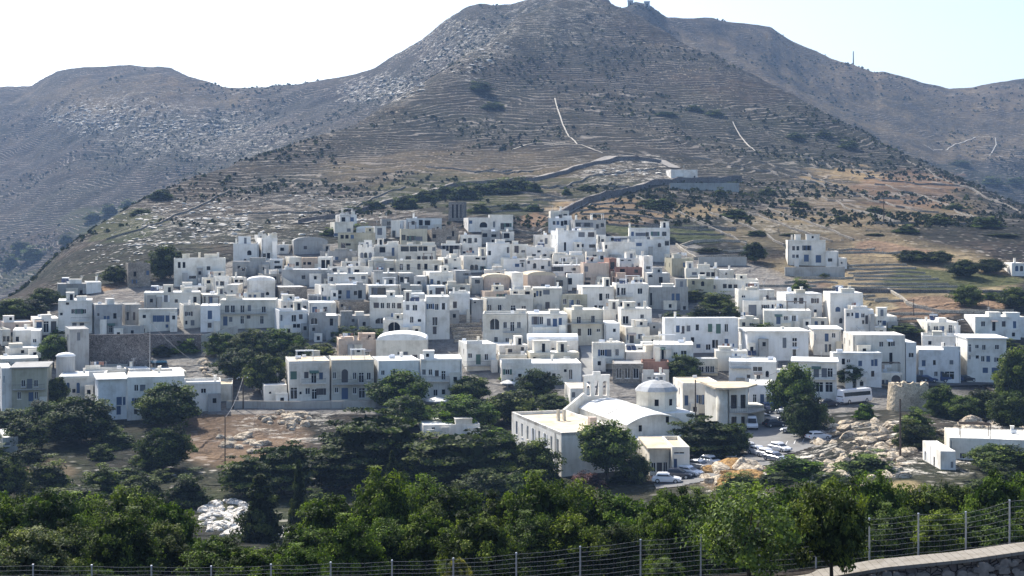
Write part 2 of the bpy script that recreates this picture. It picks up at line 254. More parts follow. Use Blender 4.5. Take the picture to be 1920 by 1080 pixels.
HOUSES='''237 282 494 536|s|510,8:251/4;508,7:275/4;525,6:250/4|square ruined stone tower house left of the village with three small openings
107 164 532 551|g Rg|545,6:150/4|low grey flat house at the left edge above the white corner house
160 190 529 548|v|546,0:1/1|small rounded white house end beside the low grey flat house
109 173 563 625|w b133-168@602|580,8:134,145,155/6;568,3:124/5;587,4:113/4;D606,17:136,150/7|white corner house with three square windows in a row at the left edge
172 229 571 626|g Rg|588,4:183/3;593,5:195,201/4;588,9:213/5;D610,14:205/6|large plain grey rendered house beside the white corner house
229 265 571 612|g Rg|586,14:238,250/3|narrow grey rendered house with streaked wall and dark slits
213 270 611 626|g|620,5:246/4|low grey roof terrace wall under the streaked grey house
125 167 617 700|g Rg|D624,14:145/5|tall narrow dark grey house standing over the round water tower
0 20 618 646|c|631,9:5,13/5|cream house end with two windows at the left photo edge
60 111 597 626|w|D603,20:69,82,96/9|white open porch with three bays beside a leafy vine
0 62 604 620|t Rw|609,5:30/4|long brownish wall under white roofs at the left photo edge
24 58 619 650|w|632,8:30/5|white rounded stair house between vine and cream house end
58 76 620 652|w|636,6:62/6|narrow white block left of the vine
11 76 652 668|w|657,5:40/5|low white house with bright slanted roof at far left
0 72 672 694|w|679,6:12/6|wide low white roofed house at far left below the slanted roof
22 88 690 772|k e b24-84@729|D711,17:51/9;713,12:40,64/7;735,13:17,33,65/6;D736,16:54/8|two storey olive house with white roof and full width balcony at far left
0 22 690 772|w|705,13:1/8|plain white house end cut by the left photo edge
110 196 705 744|v|A718,19:125,144/5b;727,9:117/5;730,6:136/5|pale blue house with two tall arched blue windows
158 237 692 712|w|697,6:176/4|long white parapet house behind the pale blue house
180 238 712 784|v e|745,14:219/9b;745,14:231,213/4b;D762,15:219/7b;751,7:191/5|white house with blue shutters under a bright slab roof
238 346 706 782|w|722,11:252/7;722,11:263/9;747,11:252/7;768,8:252/5|white three level house half hidden by the round dark tree
235 282 692 706|w|696,5:262/5|white roof room above the three level house at lower left
282 350 697 712|c|701,5:300,322/5|cream roof terrace wall right of the white roof room
344 414 716 768|w|729,8:377/9|white house with one square window right of the round dark tree
402 437 720 749|c Rt|D729,19:405/5|small sunny cream house with one narrow dark door
326 423 484 534|v k372 k407|492,10:334,343/4;500,6:388/6;518,4:355/12|large nearly blank grey white house with two slit openings at upper left
437 485 457 492|v k441|A470,8:464/7;486,4:458/4|pale block with a round window and a tall left pillar
485 520 446 490|w|476,6:490/8;475,9:501/5|pale ruin like house with broken battlement top
481 500 440 458|w|444,5:488/5|jagged white turret on the battlement house
518 541 459 474|w|465,5:526/6|small white room right of the battlement house
436 505 490 514|g Rg|499,4:446/4|plain grey wall under the round window block
505 530 486 508|w|490,3:515/9;499,4:515/12|small white house with two flat window slots
538 566 482 508|w|492,6:555/5|white cube with one square window
566 596 483 508|t|492,4:567,577/6|tan house with a pair of flat windows
596 622 482 508|w|D488,18:603,612/6|white house with two tall arched recesses
548 614 452 474|g V|462,5:570/5|grey rounded reservoir with white rim above the village
528 622 505 533|g|517,6:566/6|plain grey sided house with one window near centre left
400 427 518 546|w|528,7:405/4;528,7:413/7|small white house with slit and square window
425 446 534 560|w|545,3:433/3|plain white block left of the vaulted house
434 462 520 536|w|525,4:440,450/6|low white roof rooms above the plain block
463 516 526 562|w V|D550,11:490/5;549,6:476/4;A548,5:499/5|white barrel vaulted chapel like house among the left rooftops
487 526 514 530|g Rg|519,5:490,506/12|dark canopied terrace with white boat shaped rim
516 576 538 562|s Rw|546,6:538/4|blank stone wall house right of the vaulted house
270 376 548 578|v k341 k315|554,12:308/6;562,5:328/5;D557,15:363,373/5|pale blue white house with one tall window at the left middle
338 386 536 549|w|540,5:372/5|white roof room with chimney above the pale blue white house
376 424 552 568|c|D556,12:379,392/6|cream open loggia with thin posts
260 332 579 619|c|591,5:268/5;592,11:287,298,311/6b;609,5:311/4|cream house with four blue grey windows in a line
262 290 566 580|t|570,6:280/6|small pinkish annex behind the cream four window house
339 376 572 613|c Rw|585,7:351/6;602,6:348/3;601,9:358/6|cream cube house with one upper and two lower openings
376 413 573 620|v|D583,15:390/7b;606,8:390/6|bluish white narrow house with a tall blue door upstairs
413 518 562 613|c b414-500@588|573,13:422,433,451/7;573,10:465/5;575,11:491/7;D594,16:419/7;D593,14:451,488/6;595,8:430/5;592,5:463/6|long grey white two storey house with five upper windows above the curved wall
517 578 582 632|v|D591,15:516/4;591,10:524/5;591,12:547/8;590,8:561/6;608,6:550,557/5|pale blue tall house at the right end of the curved wall
519 578 563 583|w|574,7:521,532,569/5|white terrace wall with small dark niches over the pale blue tall house
632 669 402 421|w|408,7:641,657/6|topmost white house at left with two windows and horned parapet
622 662 416 442|w|429,5:651/6;438,4:625/8|stepped white house below the horned topmost house
633 704 436 472|k Rg|441,6:639,648,658/5;457,8:640/7;457,3:649/8|brownish grey house with three windows beside the blue vault
668 704 428 447|v V Y441|436,2:680/2|smooth blue grey barrel vault roof near the top of the village
600 670 471 487|g Rg|482,5:602,610,618,628/6|long grey parapet house with dark window strip
671 701 464 497|w|A474,9:676,683,692/5|white house with wavy parapet and three arched windows
701 748 459 486|w b705-741@480|464,9:712/10;D465,15:735/4|white house with a large square window and balcony
714 734 410 424|g|416,6:726/6|small grey house with two roof cubes at the top row
733 750 413 442|w|D433,12:736/5|narrow white gable house at the top row
749 762 412 430|w|D416,11:752/5|narrow white tower room with a tall dark doorway
750 801 429 460|k Rg|441,9:753/7;443,8:763,771/5;444,7:782/6|khaki coloured house with four windows near the top
762 828 409 429|v k773|415,6:772/5;413,9:786/6;414,8:797/9|white top row house with three dark blue windows and thin chimney
803 860 430 458|s|440,6:812/5;444,5:838/8;434,9:848/3|weathered grey stone ruin in the top rows
745 818 459 490|c|461,10:752/14;461,10:769/13;461,9:785,794/7;464,6:811/6;481,6:761,792/9;481,6:783,806/5|cream house with glazed veranda strip over small windows
740 829 488 514|c Rw|496,10:750,763/5;495,10:783,796/5;498,9:815/5|long cream house with five evenly spaced tall windows
690 740 488 512|c|503,4:730/8|blank beige flat house left of the long five window house
827 864 457 482|w|461,6:829,853/5;461,9:837/4;D461,14:843/6|white house with four openings and a middle door near upper centre
861 903 440 460|w|448,6:869/5;447,9:878/6;447,7:890/4|white cube with three openings above a bluish wall
863 897 457 482|v|465,5:880/5;472,3:868/5|bluish white wall house under the white cube
864 914 480 508|w|479,7:892/7;482,5:904/6;A497,9:882,890/6;500,6:903/4|white two level house with a pair of arched windows at upper centre
826 864 483 514|w|482,6:851/4;D484,10:830/9;502,5:851/5;492,2:835/9|white house with dark railed recess
697 746 512 540|g|525,8:707,730/5|grey white house with two narrow windows at the centre left
744 776 512 540|g b743-780@532|520,8:748,759/8|grey house with twin dark windows over a white balcony
776 798 518 548|g|D528,14:783/5|grey narrow house with one tall dark door
797 850 510 538|w n|524,9:806/6;529,4:830/7;527,6:820/5|white house with mast and small terrace openings
849 882 507 532|g|520,4:849/8;513,3:872/6|plain grey house left of the tan domed roofs
880 906 520 548|g|525,6:891/8;D530,14:900/5|shadowed grey house beside the pink domed roof
614 700 500 514|w|503,6:619/12;506,4:665/8|wide white rooftop house in the left middle
614 690 513 536|w|520,4:654/11;518,5:678/7;520,7:618/6|white stepped house under the wide rooftop house
628 686 534 566|g Rw|D545,14:650,634,672/6;546,7:664/5|shaded grey loggia house with dark doors
687 747 535 557|w Rw|540,12:697/8;540,12:708/14|white framed house with big dark studio windows
747 792 535 562|g k761|541,4:752/8;553,6:748/6|grey house with a tall white chimney left of the bright vault
596 632 535 568|w|540,6:597/9;555,9:603/9|white tall house between stone wall and loggia
577 646 552 568|g|D555,10:580,588/6;557,7:597,607/7;553,10:630/9|grey terrace rooms with railings left of centre
577 630 567 592|v|D576,13:586/8;576,8:607/6|pale blue flat with one dark door and square window
630 694 566 594|s Rg|575,6:654/3;571,4:640/3|brown stone faced house with plaster edge
577 634 592 634|g|A595,13:583/12;598,12:619/5;615,5:586/4|weathered plaster house with an arched dark window
634 698 592 614|g Rg|599,4:660/4|plain grey wall house above the dark garden
693 756 557 612|v|568,9:701/9;568,10:714,725,735/6;569,9:745/7;A597,10:704/18|white house with five dark windows above a low arch
718 766 600 640|v|A600,36:728/22|white house wall with tall dark arch
756 798 565 640|v|572,9:762/5;572,10:774/8;A594,11:769/6;599,4:784/5;D605,30:762/22|blue white house with cloister like dark recess below
760 796 553 567|w V|559,3:775/4|small bright vaulted roof room near the centre
797 843 556 634|v|570,9:804/6;570,11:816/6;569,11:829/5;595,15:811/9;D613,13:812/6|blue white tall house with three windows above two
842 881 550 604|v|566,11:850/6|plain blue white house with one dark window left of the centre
798 836 536 558|v|540,14:817/16;545,9:803/7|white rooftop with a pale blue glass room
836 882 534 552|c|543,6:838/12;539,4:863/8|cream flat roof house above the plain blue house
632 706 638 678|t Rt k675|665,8:643/6;D659,15:685/7|roofless pinkish stone ruin with chimney above the two storey terrace
632 657 633 650|t Rt|639,4:640/6|pinkish square turret on the roofless ruin
705 800 638 680|w V|D666,9:773/9;660,5:745,757/7|large bright white vaulted house above the village road
537 618 677 750|w Rt b565-610@718|697,14:544/12g;698,11:571/7;D699,19:584/9;699,12:599/6;D727,21:545/12;735,4:562/3;728,11:573/8;D730,18:585/9;729,11:598/8|two storey street house with green shuttered end window and iron balcony
618 701 675 750|c Rt b622-699@719|698,12:623/7;A693,24:641/11;699,12:662/6;D699,18:673/9;699,13:688/7;727,9:628/6;D728,20:641/11b;727,11:662/6;D728,18:673/11;728,12:689/7|two storey cream street house with a tall arched upper window
701 788 676 750|v|695,8:715/6;694,9:733/8;695,8:763/7|pale blue street house half hidden by green trees
787 866 673 748|w b787-866@714|693,10:792,804/6;695,10:816/6;D696,16:828/7;D731,11:813/7;731,8:829/5|white street house with dark lower storey right of the green trees
562 618 668 680|c Rt|673,4:571,588/6|low yellowish roof shed above the two storey street house
490 538 722 750|w|735,3:505/3|white garden wall house left of the street terrace
903 938 434 455|g|438,6:905/8;440,4:922/8|small grey house at the top below the white arch house
872 962 408 432|w b934-962@431|A417,9:900/13;D419,11:939/6;419,6:949/6;416,10:925/3;414,5:880/5|white top house with a round arch and dark balcony
936 964 434 449|w|438,8:945/10|white cube with one wide window under the dark balcony
1030 1067 395 413|w k1050|403,5:1048/5;402,6:1057/6|highest white house at the road bend with two windows
1028 1072 409 434|v|415,6:1037,1044/4;415,8:1052/4;414,7:1058/5|bluish white house with four windows below the highest house
1070 1136 412 442|g k1081 k1110|418,7:1080,1096/10;421,7:1118/4;419,6:1127/5|wide grey blue top house with two chimneys and glazed strip
1037 1118 432 478|v k1066|436,8:1085/11;436,8:1103/11;458,5:1090/4;459,5:1105/11;D455,15:1058/3|big smooth bluish white house with two large square windows
1118 1136 440 470|v|D442,14:1120/4;449,5:1128/4|narrow bluish house joined to the big smooth house
1000 1033 440 460|w|450,5:1013/4;D447,10:1022/4|small white gabled house beside the big smooth house
1126 1180 443 456|w|446,5:1126,1146/5;443,6:1155/7;444,5:1166/10|row of dark openings in a low white wall house
1127 1192 454 488|w|460,6:1132/6|plain pale blue white box house with one tiny window
1178 1256 427 452|w k1179|435,7:1184/4;437,5:1197/8;436,7:1211/5;435,7:1225,1242/7;445,4:1214/5|white upper right house with five windows and a pillar chimney
1190 1256 449 488|v|456,5:1196/4;A456,7:1234/5;450,10:1247/9;450,10:1258/8|pale turquoise tinted house with a glazed corner
1252 1300 484 515|k Rg|D493,7:1281/3|plain greenish grey retaining house beside the oval terrace
912 956 455 510|v|471,7:915/5;D464,10:951/4|tall plain blue white house in the upper centre
954 990 458 486|w|D461,13:965/7;470,3:978/6|white stair house right of the tall plain house
944 986 485 514|w|485,5:975/8;493,7:975/6;495,5:966/7|white house with a cluster of three dark openings
986 1040 464 490|w|477,3:998,1018/6;470,3:1008/5|white stepped terraces house below the gabled house
984 1034 486 516|w|490,4:988/5;A494,9:1000/5;499,5:1015/5;490,9:1028/4|white jumbled rooftop house with small niches
1034 1096 478 498|w|485,5:1053/6;494,3:1054/8;491,5:1041/5;482,3:1072/6|white flat house with small dark windows left of the red terrace
1034 1092 497 520|w|501,7:1040/10;511,4:1060/12;503,4:1072/7|white roof room with a lattice window below the flat house
1090 1142 493 538|t Rr|D500,9:1095/7;521,4:1097/10;530,4:1094/12|tan grey house with a red roof terrace
1140 1156 484 520|r Rg|492,12:1142/10|narrow dark brick house beside the red roof terrace
1154 1206 484 502|v|487,2:1164,1178/5|low blue white house with a bright rim above the red brown wall
1152 1204 501 524|r Rt|505,5:1163/8;506,5:1190/6|red brown walled house with a tan awning roof
1204 1224 480 520|w k1205|500,4:1212/7|narrow white stepped house with pillar at the right centre
1210 1256 512 542|g Rw|A515,4:1216/7;D520,10:1236/6|grey house with one tall window left of the shrub slope
904 956 520 546|t V|531,3:929/6|pinkish barrel vaulted roof in the middle of the village
904 960 546 560|t|552,4:935/6;551,5:946/5|pinkish low wall house under the barrel vault
956 981 511 548|w|546,4:963/6|plain white rounded pillar house right of the pinkish vault
980 1042 516 542|t V|533,3:1015/10|rough tan mound shaped vault roof near the centre
1040 1064 520 546|g|526,10:1043/12|grey shadowed room right of the tan vault
1062 1094 513 542|w|D522,11:1066,1073/6;540,5:1073/12|white framed open room at the village centre
955 1002 543 566|w|546,4:963/7;551,6:956/6;D547,14:985/8|white house with one wide dark door near the centre
998 1054 540 580|c|550,7:999/5;542,10:1019/11;546,9:1006,1012/3;567,12:1023/7|cream house with a lattice window at the centre
1053 1101 552 582|k Rw b1080-1101@577|561,9:1056/6;D563,16:1068/7b;562,9:1081/6|khaki house with a tall blue grey door
1085 1152 537 580|w|551,12:1124/5;551,9:1136/6;573,4:1115/4;573,4:1123/8|white house with wide shaded eave right of centre
1150 1216 532 582|w b1153-1186@556|D540,13:1157/4;540,13:1165/8;540,13:1174/8;541,10:1196/8;568,5:1196/4|white house with glass doors and balcony at the right of centre
1150 1196 520 534|t|524,8:1157,1165,1173/5|tan open colonnade room above the glass door house
1187 1206 520 540|w|525,4:1192/7|white pillar room right of the colonnade room
905 999 560 587|c|572,10:915,934/6;D573,12:958/8;574,6:978/8|cream house with two windows left and a dark door right
880 906 562 602|g Rw|566,2:889/3|dark grey narrow shaded wall beside the blue white house
905 989 588 645|c b943-978@623|A598,20:919/17;604,11:944,970/6;D604,17:957/7;634,7:948/6;D632,10:927/6|cream house with a large arched glass door
986 1064 588 645|w|598,12:1026/6;D598,14:1037/7b;597,12:1048/5;594,14:1001,1012/6|white house with outside stair frame and three windows
996 1064 613 648|w|626,2:1030/3|blank white lower wall house under the outside stair
1062 1131 581 645|c b1062-1130@606|594,12:1063/8;D594,12:1082/7;592,13:1109/6;618,11:1068/5;617,12:1084/5;616,13:1102/7;617,5:1119/6|beige two storey house with six windows right of centre
1128 1162 606 645|v|617,8:1131/3;617,5:1150/4|bluish white narrow wall house beside the beige house
1130 1172 580 612|w|590,8:1156/4|tall white smooth house with a narrow slit
1160 1222 578 628|w k1210|593,14:1168/10;589,3:1172/4;590,7:1201/6|white house with a barred door window and corner chimney
1167 1218 613 645|w k1189 k1207|628,9:1172/6;D628,15:1181/7;627,8:1197/7|white house with two chimneys and three dark openings
1215 1250 606 632|g Rg|612,3:1225/3|plain grey back wall left of the large blue white mansion
1215 1290 538 578|g Rw|D550,22:1215/7;D551,12:1268/6;551,12:1260/4|grey house with bright roof edge below the shrub slope
1286 1338 523 556|k Rg|527,6:1298/4;A528,8:1315/5|greenish cream house with two small arched windows
1283 1348 503 525|w k1323 k1342|511,4:1298,1313/8;511,7:1325,1334/6|white house with four windows in a bright frame at upper right
1346 1376 506 526|c|512,3:1360/3|small curved cream wall house right of the bright frame house
1332 1422 524 552|w n|A535,6:1333/8;533,7:1356/6;534,6:1366,1376/6;532,6:1402/5|white terrace house above the hedge slope
1380 1424 544 600|w|554,4:1391/6|white wall end house at the right of the hedge slope
1388 1452 543 564|w|552,5:1391/10;A554,6:1436/5|white house with a rounded roof and sloping outside stair
1392 1476 564 606|w|572,8:1432/6;571,9:1447,1462/7;D572,20:1404/14|white house with pointed shadowed arch and two square windows
1462 1541 550 600|v k1505 t1487|559,10:1489/5;559,10:1499/7;560,8:1525/6;581,9:1527/4|blue white house with three windows chimney and roof tank
1430 1521 582 628|v|D593,14:1456/7;593,7:1470/7;592,10:1485/7|white house with cluttered washing terrace
1548 1618 549 616|w k1594 t1582|A576,8:1567/8;A597,9:1574/5;605,8:1584/7;D553,26:1541/5|white tower like house with pillar chimney and blue shaded side
1582 1638 580 630|w|587,6:1583/10;587,5:1597/5;587,9:1604/6;588,7:1615/6;601,6:1617/3;D592,15:1623/4|white angular house with many small windows at right
1634 1682 593 618|w|600,8:1639/5;601,8:1646/7;602,7:1655/6|low white house with three square windows at the field edge
1625 1662 614 632|w|620,4:1636/5;620,5:1650/5|white lower annex under the field edge house
1390 1516 622 674|v e|634,18:1468/6;634,6:1486/8;642,8:1486/8;D654,13:1487/5|big grey and white cube house with stacked windows at right
1520 1577 618 664|w e|627,11:1521/9;D626,14:1547/6;625,8:1560/6;D646,14:1547,1554/4|white house with green roof edge right of the big cube house
1587 1697 628 708|w|641,9:1649/7;D640,9:1666/3;640,9:1671/7;D662,20:1668/5|large plain white house with blank left wall at the right
1558 1653 661 722|v|673,10:1579/5;674,6:1588/6;677,9:1610/6;675,11:1634/4b;674,12:1640/5b;696,10:1634/5|blue white road house with bright roof left of the ruined windmill
1695 1718 642 716|v|661,7:1697/5;662,8:1704/9|narrow blue shaded house between two large white houses
1727 1802 629 664|w|640,6:1741/5;643,8:1765/7;645,6:1791/5|white house with three small windows and curving parapet at right
1716 1801 656 716|v|676,10:1729/6b;676,8:1750/4;676,7:1781/6;D693,10:1717/13;D697,9:1752/6;D697,14:1772/17|blue shaded road house with garage openings
1800 1887 635 716|v e|D646,14:1815/6;647,6:1829/6;647,9:1842,1849/6;647,8:1866/7;666,8:1803,1814/6;667,5:1830/5;668,10:1840,1850/6;671,7:1869/8;690,9:1843/9b;D690,11:1860/20|three storey blue white house at the right end of the village
1727 1797 604 632|w|610,8:1729/5;611,9:1738/6;612,8:1751/8;612,8:1762/8;D610,15:1779/6|white house with glazed porch above the three storey house
1815 1924 594 628|v|603,9:1840/7;D603,17:1861/5;603,9:1879/6;D603,12:1900/5|long white one storey house at the right photo edge
1892 1924 493 516|w|A499,9:1895,1904,1913/5|small white arcaded house at the right photo edge below the mountain
1243 1384 596 660|v|611,12:1268/6;612,13:1277/6;611,10:1288/6;609,10:1305/5;608,14:1328/7g;D608,17:1343/8g;608,14:1359/6;633,8:1296/5;646,6:1306/7;638,14:1336,1342/4;636,14:1359/6b;D646,10:1324/8|large two storey blue white mansion with seven upper windows
1264 1294 633 650|c|640,5:1281/7|small terrace parapet in front of the large mansion
1202 1268 630 650|c Rw|637,3:1222/3|long low cream wall house left of the large mansion
1224 1300 646 696|w|661,9:1263/7;658,12:1277/10;D655,26:1241/3|white house above the tree with two large dark windows
1168 1228 648 664|v|654,5:1172,1181/6;650,6:1197/7|blue shaded terrace house with three small windows
1166 1230 660 682|w|672,3:1222/3|long blank white wall house below the shaded terrace
1148 1172 643 682|w|656,10:1154/5|plain white house end with a single window near the ramp
1202 1254 678 712|r Rw|695,7:1213/7;690,4:1235/5|reddish plaster house under a bright roof edge
1148 1206 682 716|s|A691,18:1156,1172,1188/9|pale stone arcade house behind the church bells
1110 1170 643 690|w b1112-1170@680|656,11:1126/7;D656,12:1138/8;655,12:1154/6|white house with balcony and three openings beside the ramp
988 1084 639 664|w V|653,5:1035/4|low white vaulted house beside the ramp
988 1086 661 684|c Rw|670,3:1000/4|beige strip wall house with a bright roof under the low vault
865 930 645 692|v b868-925@685|663,8:878/7;D665,18:893/8g;664,11:909/6|white house with green canopy below the slope steps
928 990 647 668|w|655,8:952/8;D648,13:977/5|white small house with tall door left of the low vault
934 988 665 684|c Rt|675,3:945/10;677,3:983/4|beige wall house between small door house and long white house
936 1090 681 716|w|693,9:948/7;693,4:1058/4;A693,18:1067/6|long bright white house behind the courtyard trees
1340 1402 658 694|w|672,10:1371/5;672,12:1382/5|white house with projecting bright roof left of the pale blue corner house
1302 1346 672 702|c Rw b1303-1345@698|688,10:1311/8;687,11:1323,1332/7|cream house with three dark openings beside the leafy tree
1366 1456 678 722|v b1370-1408@690|688,8:1412/17;703,6:1401/5;D702,9:1418/7;A696,11:1436/5|pale blue corner house with a long dark window
1396 1436 668 680|w s1410|672,4:1400/6|small white roof room with solar panel
1486 1569 679 746|w e b1526-1568@710|D691,16:1526,1541,1552/9;D717,18:1530,1548/13|modern white house with heavy roof slab and open columns
1268 1350 718 772|w Rt|D742,18:1276,1284/6;741,17:1310/6;740,13:1322/6;752,5:1336/8|white house with tan roof between church dome and curved corner house
1474 1548 450 496|w Rg k1484|462,7:1486,1494/4;461,8:1507,1514/4;478,5:1486,1493/4;D478,12:1508/8b;D479,13:1530/9b|lone white two storey house with blue doors on the terraces
1546 1572 471 500|w|485,5:1553/7|white stepped annex of the lone terrace house
1570 1588 484 502|w|492,2:1577/2|lowest white step at the right of the lone terrace house
1252 1308 318 340|w Rg|D320,17:1249/5|long pale building on the mountain road bend
841 870 378 412|b Rg|384,24:848/2;384,24:856/2;384,24:863/2|grey brown square tower above the village roofline
1210 1258 842 888|w Rt e|D868,17:1220,1232/9;D867,18:1244/7|small kiosk like white house with tan roof left of the blue door
1254 1293 838 890|w Rt|848,3:1260/23;D861,24:1261/8b|small white house with a blue door near the parked cars
1772 1940 823 862|w Rw|850,10:1800/8;838,8:1850/12|long bright white house at the right below the rocks
1758 1792 846 880|w|D866,12:1783/6|low white house step in front of the long bright house
786 900 796 812|w|800,4:810/5|low cream white curved roof house among the central trees
0 34 820 852|g|830,5:10/8|small grey shed with white roof at the lower left edge
1404 1448 722 763|v|D740,18:1412,1426,1438/6|pale blue shop house behind the van with three doors
1643 1692 699 723|w|713,7:1646,1654,1661/4;A704,18:1672/16|low white garage house with a dark arch left of the windmill
1203 1248 702 724|w|705,6:1214,1225/6;D703,9:1237/5|low white house with three openings just behind the church drum
1062 1112 728 766|w Rt|D736,9:1072/6;747,12:1083/8|small white house with tan canopy roof left of the bell gable
700 724 424 447|w|D428,12:708/8|narrow white house with a dark recess left of the khaki house
1098 1140 472 493|w|478,4:1112/6;480,6:1126/5|low white house beneath the big smooth bluish house
378 434 520 541|w|526,5:388/6;525,6:419/5|low white roof house left of the plain white block
908 948 506 524|w|512,5:918/6;511,6:932/5|low white house above the pinkish barrel vault
1118 1152 500 520|c|506,6:1126,1138/5|small cream house left of the narrow dark brick house
1380 1424 598 622|c|605,6:1392/5;606,5:1406/6|small cream garden house under the white wall end house
1520 1552 596 618|w|603,6:1528,1540/5|small white house between clustered terrace and tower like house
458 488 548 566|w|553,5:466/5;553,5:476/4|low white house left of the barrel vaulted chapel like house
640 686 490 502|w|494,4:650,668/6|thin white roof terrace house above the wide rooftop house
1452 1486 700 722|c|706,7:1460/6;706,7:1472/6|small cream house left of the modern slab roof house
842 884 590 606|s|595,5:856/4|low rubble garden hut wall under the plain blue white house'''
# ------------------------------------------------------------------ terrain mesh
def build_terrain():
    nx,ny=GZ.shape; V=np.empty((nx*ny,3)); V[:,0]=GX.ravel(); V[:,1]=GYY.ravel(); V[:,2]=GZ.ravel()
    i,j=np.meshgrid(np.arange(nx-1),np.arange(ny-1),indexing='ij'); a=(i*ny+j).ravel()
    Fq=np.stack([a,a+ny,a+ny+1,a+1],1)
    me=bpy.data.meshes.new('ground'); me.vertices.add(len(V)); me.vertices.foreach_set('co',V.ravel())
    me.loops.add(len(Fq)*4); me.loops.foreach_set('vertex_index',Fq.ravel().astype(np.int32))
    me.polygons.add(len(Fq)); me.polygons.foreach_set('loop_start',np.arange(0,len(Fq)*4,4,dtype=np.int32)); me.polygons.foreach_set('loop_total',np.full(len(Fq),4,dtype=np.int32))
    me.update(); me.validate()
    # what covers the ground, by where it lies: soil / green / pale rock, paved / dry grass / scrub (with the valley's painted shade)
    px=(V[:,0]/V[:,1]*F+CX); py=YH-V[:,2]*F/V[:,1]; Y=V[:,1]
    jx=vnoise(V[:,0]/14,V[:,1]/14,61)*46+vnoise(V[:,0]/5,V[:,1]/5,62)*20; jy=vnoise(V[:,0]/14+50,V[:,1]/14,63)*18
    far=np.interp(Y,[100,400,1000],[.5,1,1.6])
    X2=px+jx*far; Y2=py+jy*far
    def blob(cx,cy,rx,ry,ylo=0,yhi=1e9,soft=.35):
        d=((X2-cx)/rx)**2+((Y2-cy)/ry)**2
        return np.clip((1-d)/soft,0,1)*((Y>=ylo)&(Y<=yhi))
    mx=lambda *a:np.clip(np.maximum.reduce(a),0,1)
    soil=mx(blob(995,412,36,17,380),blob(1780,572,125,20,300),blob(1720,590,90,10,300),blob(1660,470,80,12,330),blob(1600,500,210,60,330,470)*.15,blob(1150,400,110,26,400)*.5,blob(1700,355,110,40,430)*.75,blob(235,548,50,18,330,500)*.9,
        blob(1480,535,90,16,320),blob(60,880,90,30,150,260)*.6,blob(440,815,150,70,180,285)*.6,blob(1375,890,70,35,180,215),blob(870,605,45,20,300,360)*.9,blob(1340,605,60,15,310,350))
    green=mx(blob(1300,440,75,14,400),blob(1180,432,50,14,400),blob(1350,570,70,30,320,400),blob(1780,525,150,20,330),blob(1450,625,40,14,300,350),blob(210,420,110,34,420)*.95,blob(20,520,40,25,440)*.8,blob(930,385,110,20,440)*.7,blob(860,360,170,34,440)*.6,blob(1120,350,110,20,440)*.6,
        blob(30,870,160,80,100,260)*.3,blob(1000,900,1200,120,60,200)*.25)
    rock=mx(blob(600,400,240,45,480)*.5,blob(250,500,10,5,370)*.1,blob(400,420,200,60,430)*.5,blob(240,220,170,42,1000)*.8,blob(380,250,200,50,1000)*.7,blob(720,165,90,30,900),blob(860,90,120,60,900)*.75,blob(1180,320,110,30,500)*.8,blob(1740,840,170,60,180,265),blob(1560,850,110,70,180,260),blob(1500,400,110,50,450)*.35,
        blob(1370,900,90,40,160,230),blob(1860,810,110,40,200,265),blob(540,800,120,40,190,270)*.5,blob(1050,40,120,50,800)*.4)
    paved=np.clip(((px>90)&(px<1890)&(Y>262)&(Y<np.interp(px,[90,250,420,520,1300,1500],[352,372,400,430,430,380])))*1.0,0,1)*np.clip((px-60-(Y-330)*1.2)/60,0,1)*np.clip((1900-px-(Y-262)*3.2)/60,0,1)
    dry=mx(blob(1660,525,260,75,325,440)*.95,blob(1490,430,160,40,400)*.5,blob(1650,390,220,50,440)*.5,blob(1150,395,130,22,400),blob(1580,330,90,18,470),blob(1290,392,90,16,430)*.8,blob(1650,480,180,45,330)*.4,blob(1450,140,330,90,1250)*.42,blob(1800,230,260,80,1250)*.35,blob(900,320,330,50,500,900)*.22,blob(1370,905,45,22,170,215),blob(1690,915,40,14,150,220),blob(250,180,250,40,1300)*.3)
    scrub=mx(blob(960,60,160,70,700)*.7,blob(700,330,200,30,500)*.5,blob(1200,230,260,50,600)*.5,blob(860,350,170,34,450),blob(340,270,180,60,900)*.8,blob(1550,330,300,40,560)*.6,blob(1650,240,200,70,700)*.7,blob(1850,300,200,90,600)*.5,blob(60,520,120,40,440,700),blob(1380,330,120,60,470)*.4,blob(480,450,260,50,430)*.4,blob(220,480,200,80,370,470)*.6,blob(1000,250,500,120,520,1100)*.35,blob(1600,260,260,90,650,1100)*.9,blob(420,660,160,60,280,330),blob(60,800,260,100,120,270)*.6,blob(700,930,500,90,100,230)*.8,blob(1740,500,90,22,400))  # valley blobs also darken the soil, painting the shade there
    for nm,ch in(('cover_a',(soil,green,rock)),('cover_b',(paved,dry,scrub))):
        at=me.attributes.new(nm,'FLOAT_COLOR','POINT'); d=np.ones((len(V),4),np.float32)
        for k in range(3): d[:,k]=ch[k]
        at.data.foreach_set('color',d.ravel())
    me.polygons.foreach_set('use_smooth',np.ones(len(Fq),bool))
    m,nt,b=newmat('hillside_ground')
    g=nt.nodes.new('ShaderNodeNewGeometry'); pos=g.outputs['Position']
    A=nd(nt,'ShaderNodeAttribute',attribute_name='cover_a'); B=nd(nt,'ShaderNodeAttribute',attribute_name='cover_b')
    sa=nt.nodes.new('ShaderNodeSeparateColor'); nt.links.new(A.outputs['Color'],sa.inputs[0]); sb=nt.nodes.new('ShaderNodeSeparateColor'); nt.links.new(B.outputs['Color'],sb.inputs[0])
    xyz=nt.nodes.new('ShaderNodeSeparateXYZ'); nt.links.new(pos,xyz.inputs[0])
    n1=nz(nt,pos,.012,6,.62); n2=nz(nt,pos,.07,6,.7); n3=nz(nt,pos,.45,5,.7); n4=nz(nt,vecmul(nt,pos,(1,.6,2.5)),.16,5,.72)
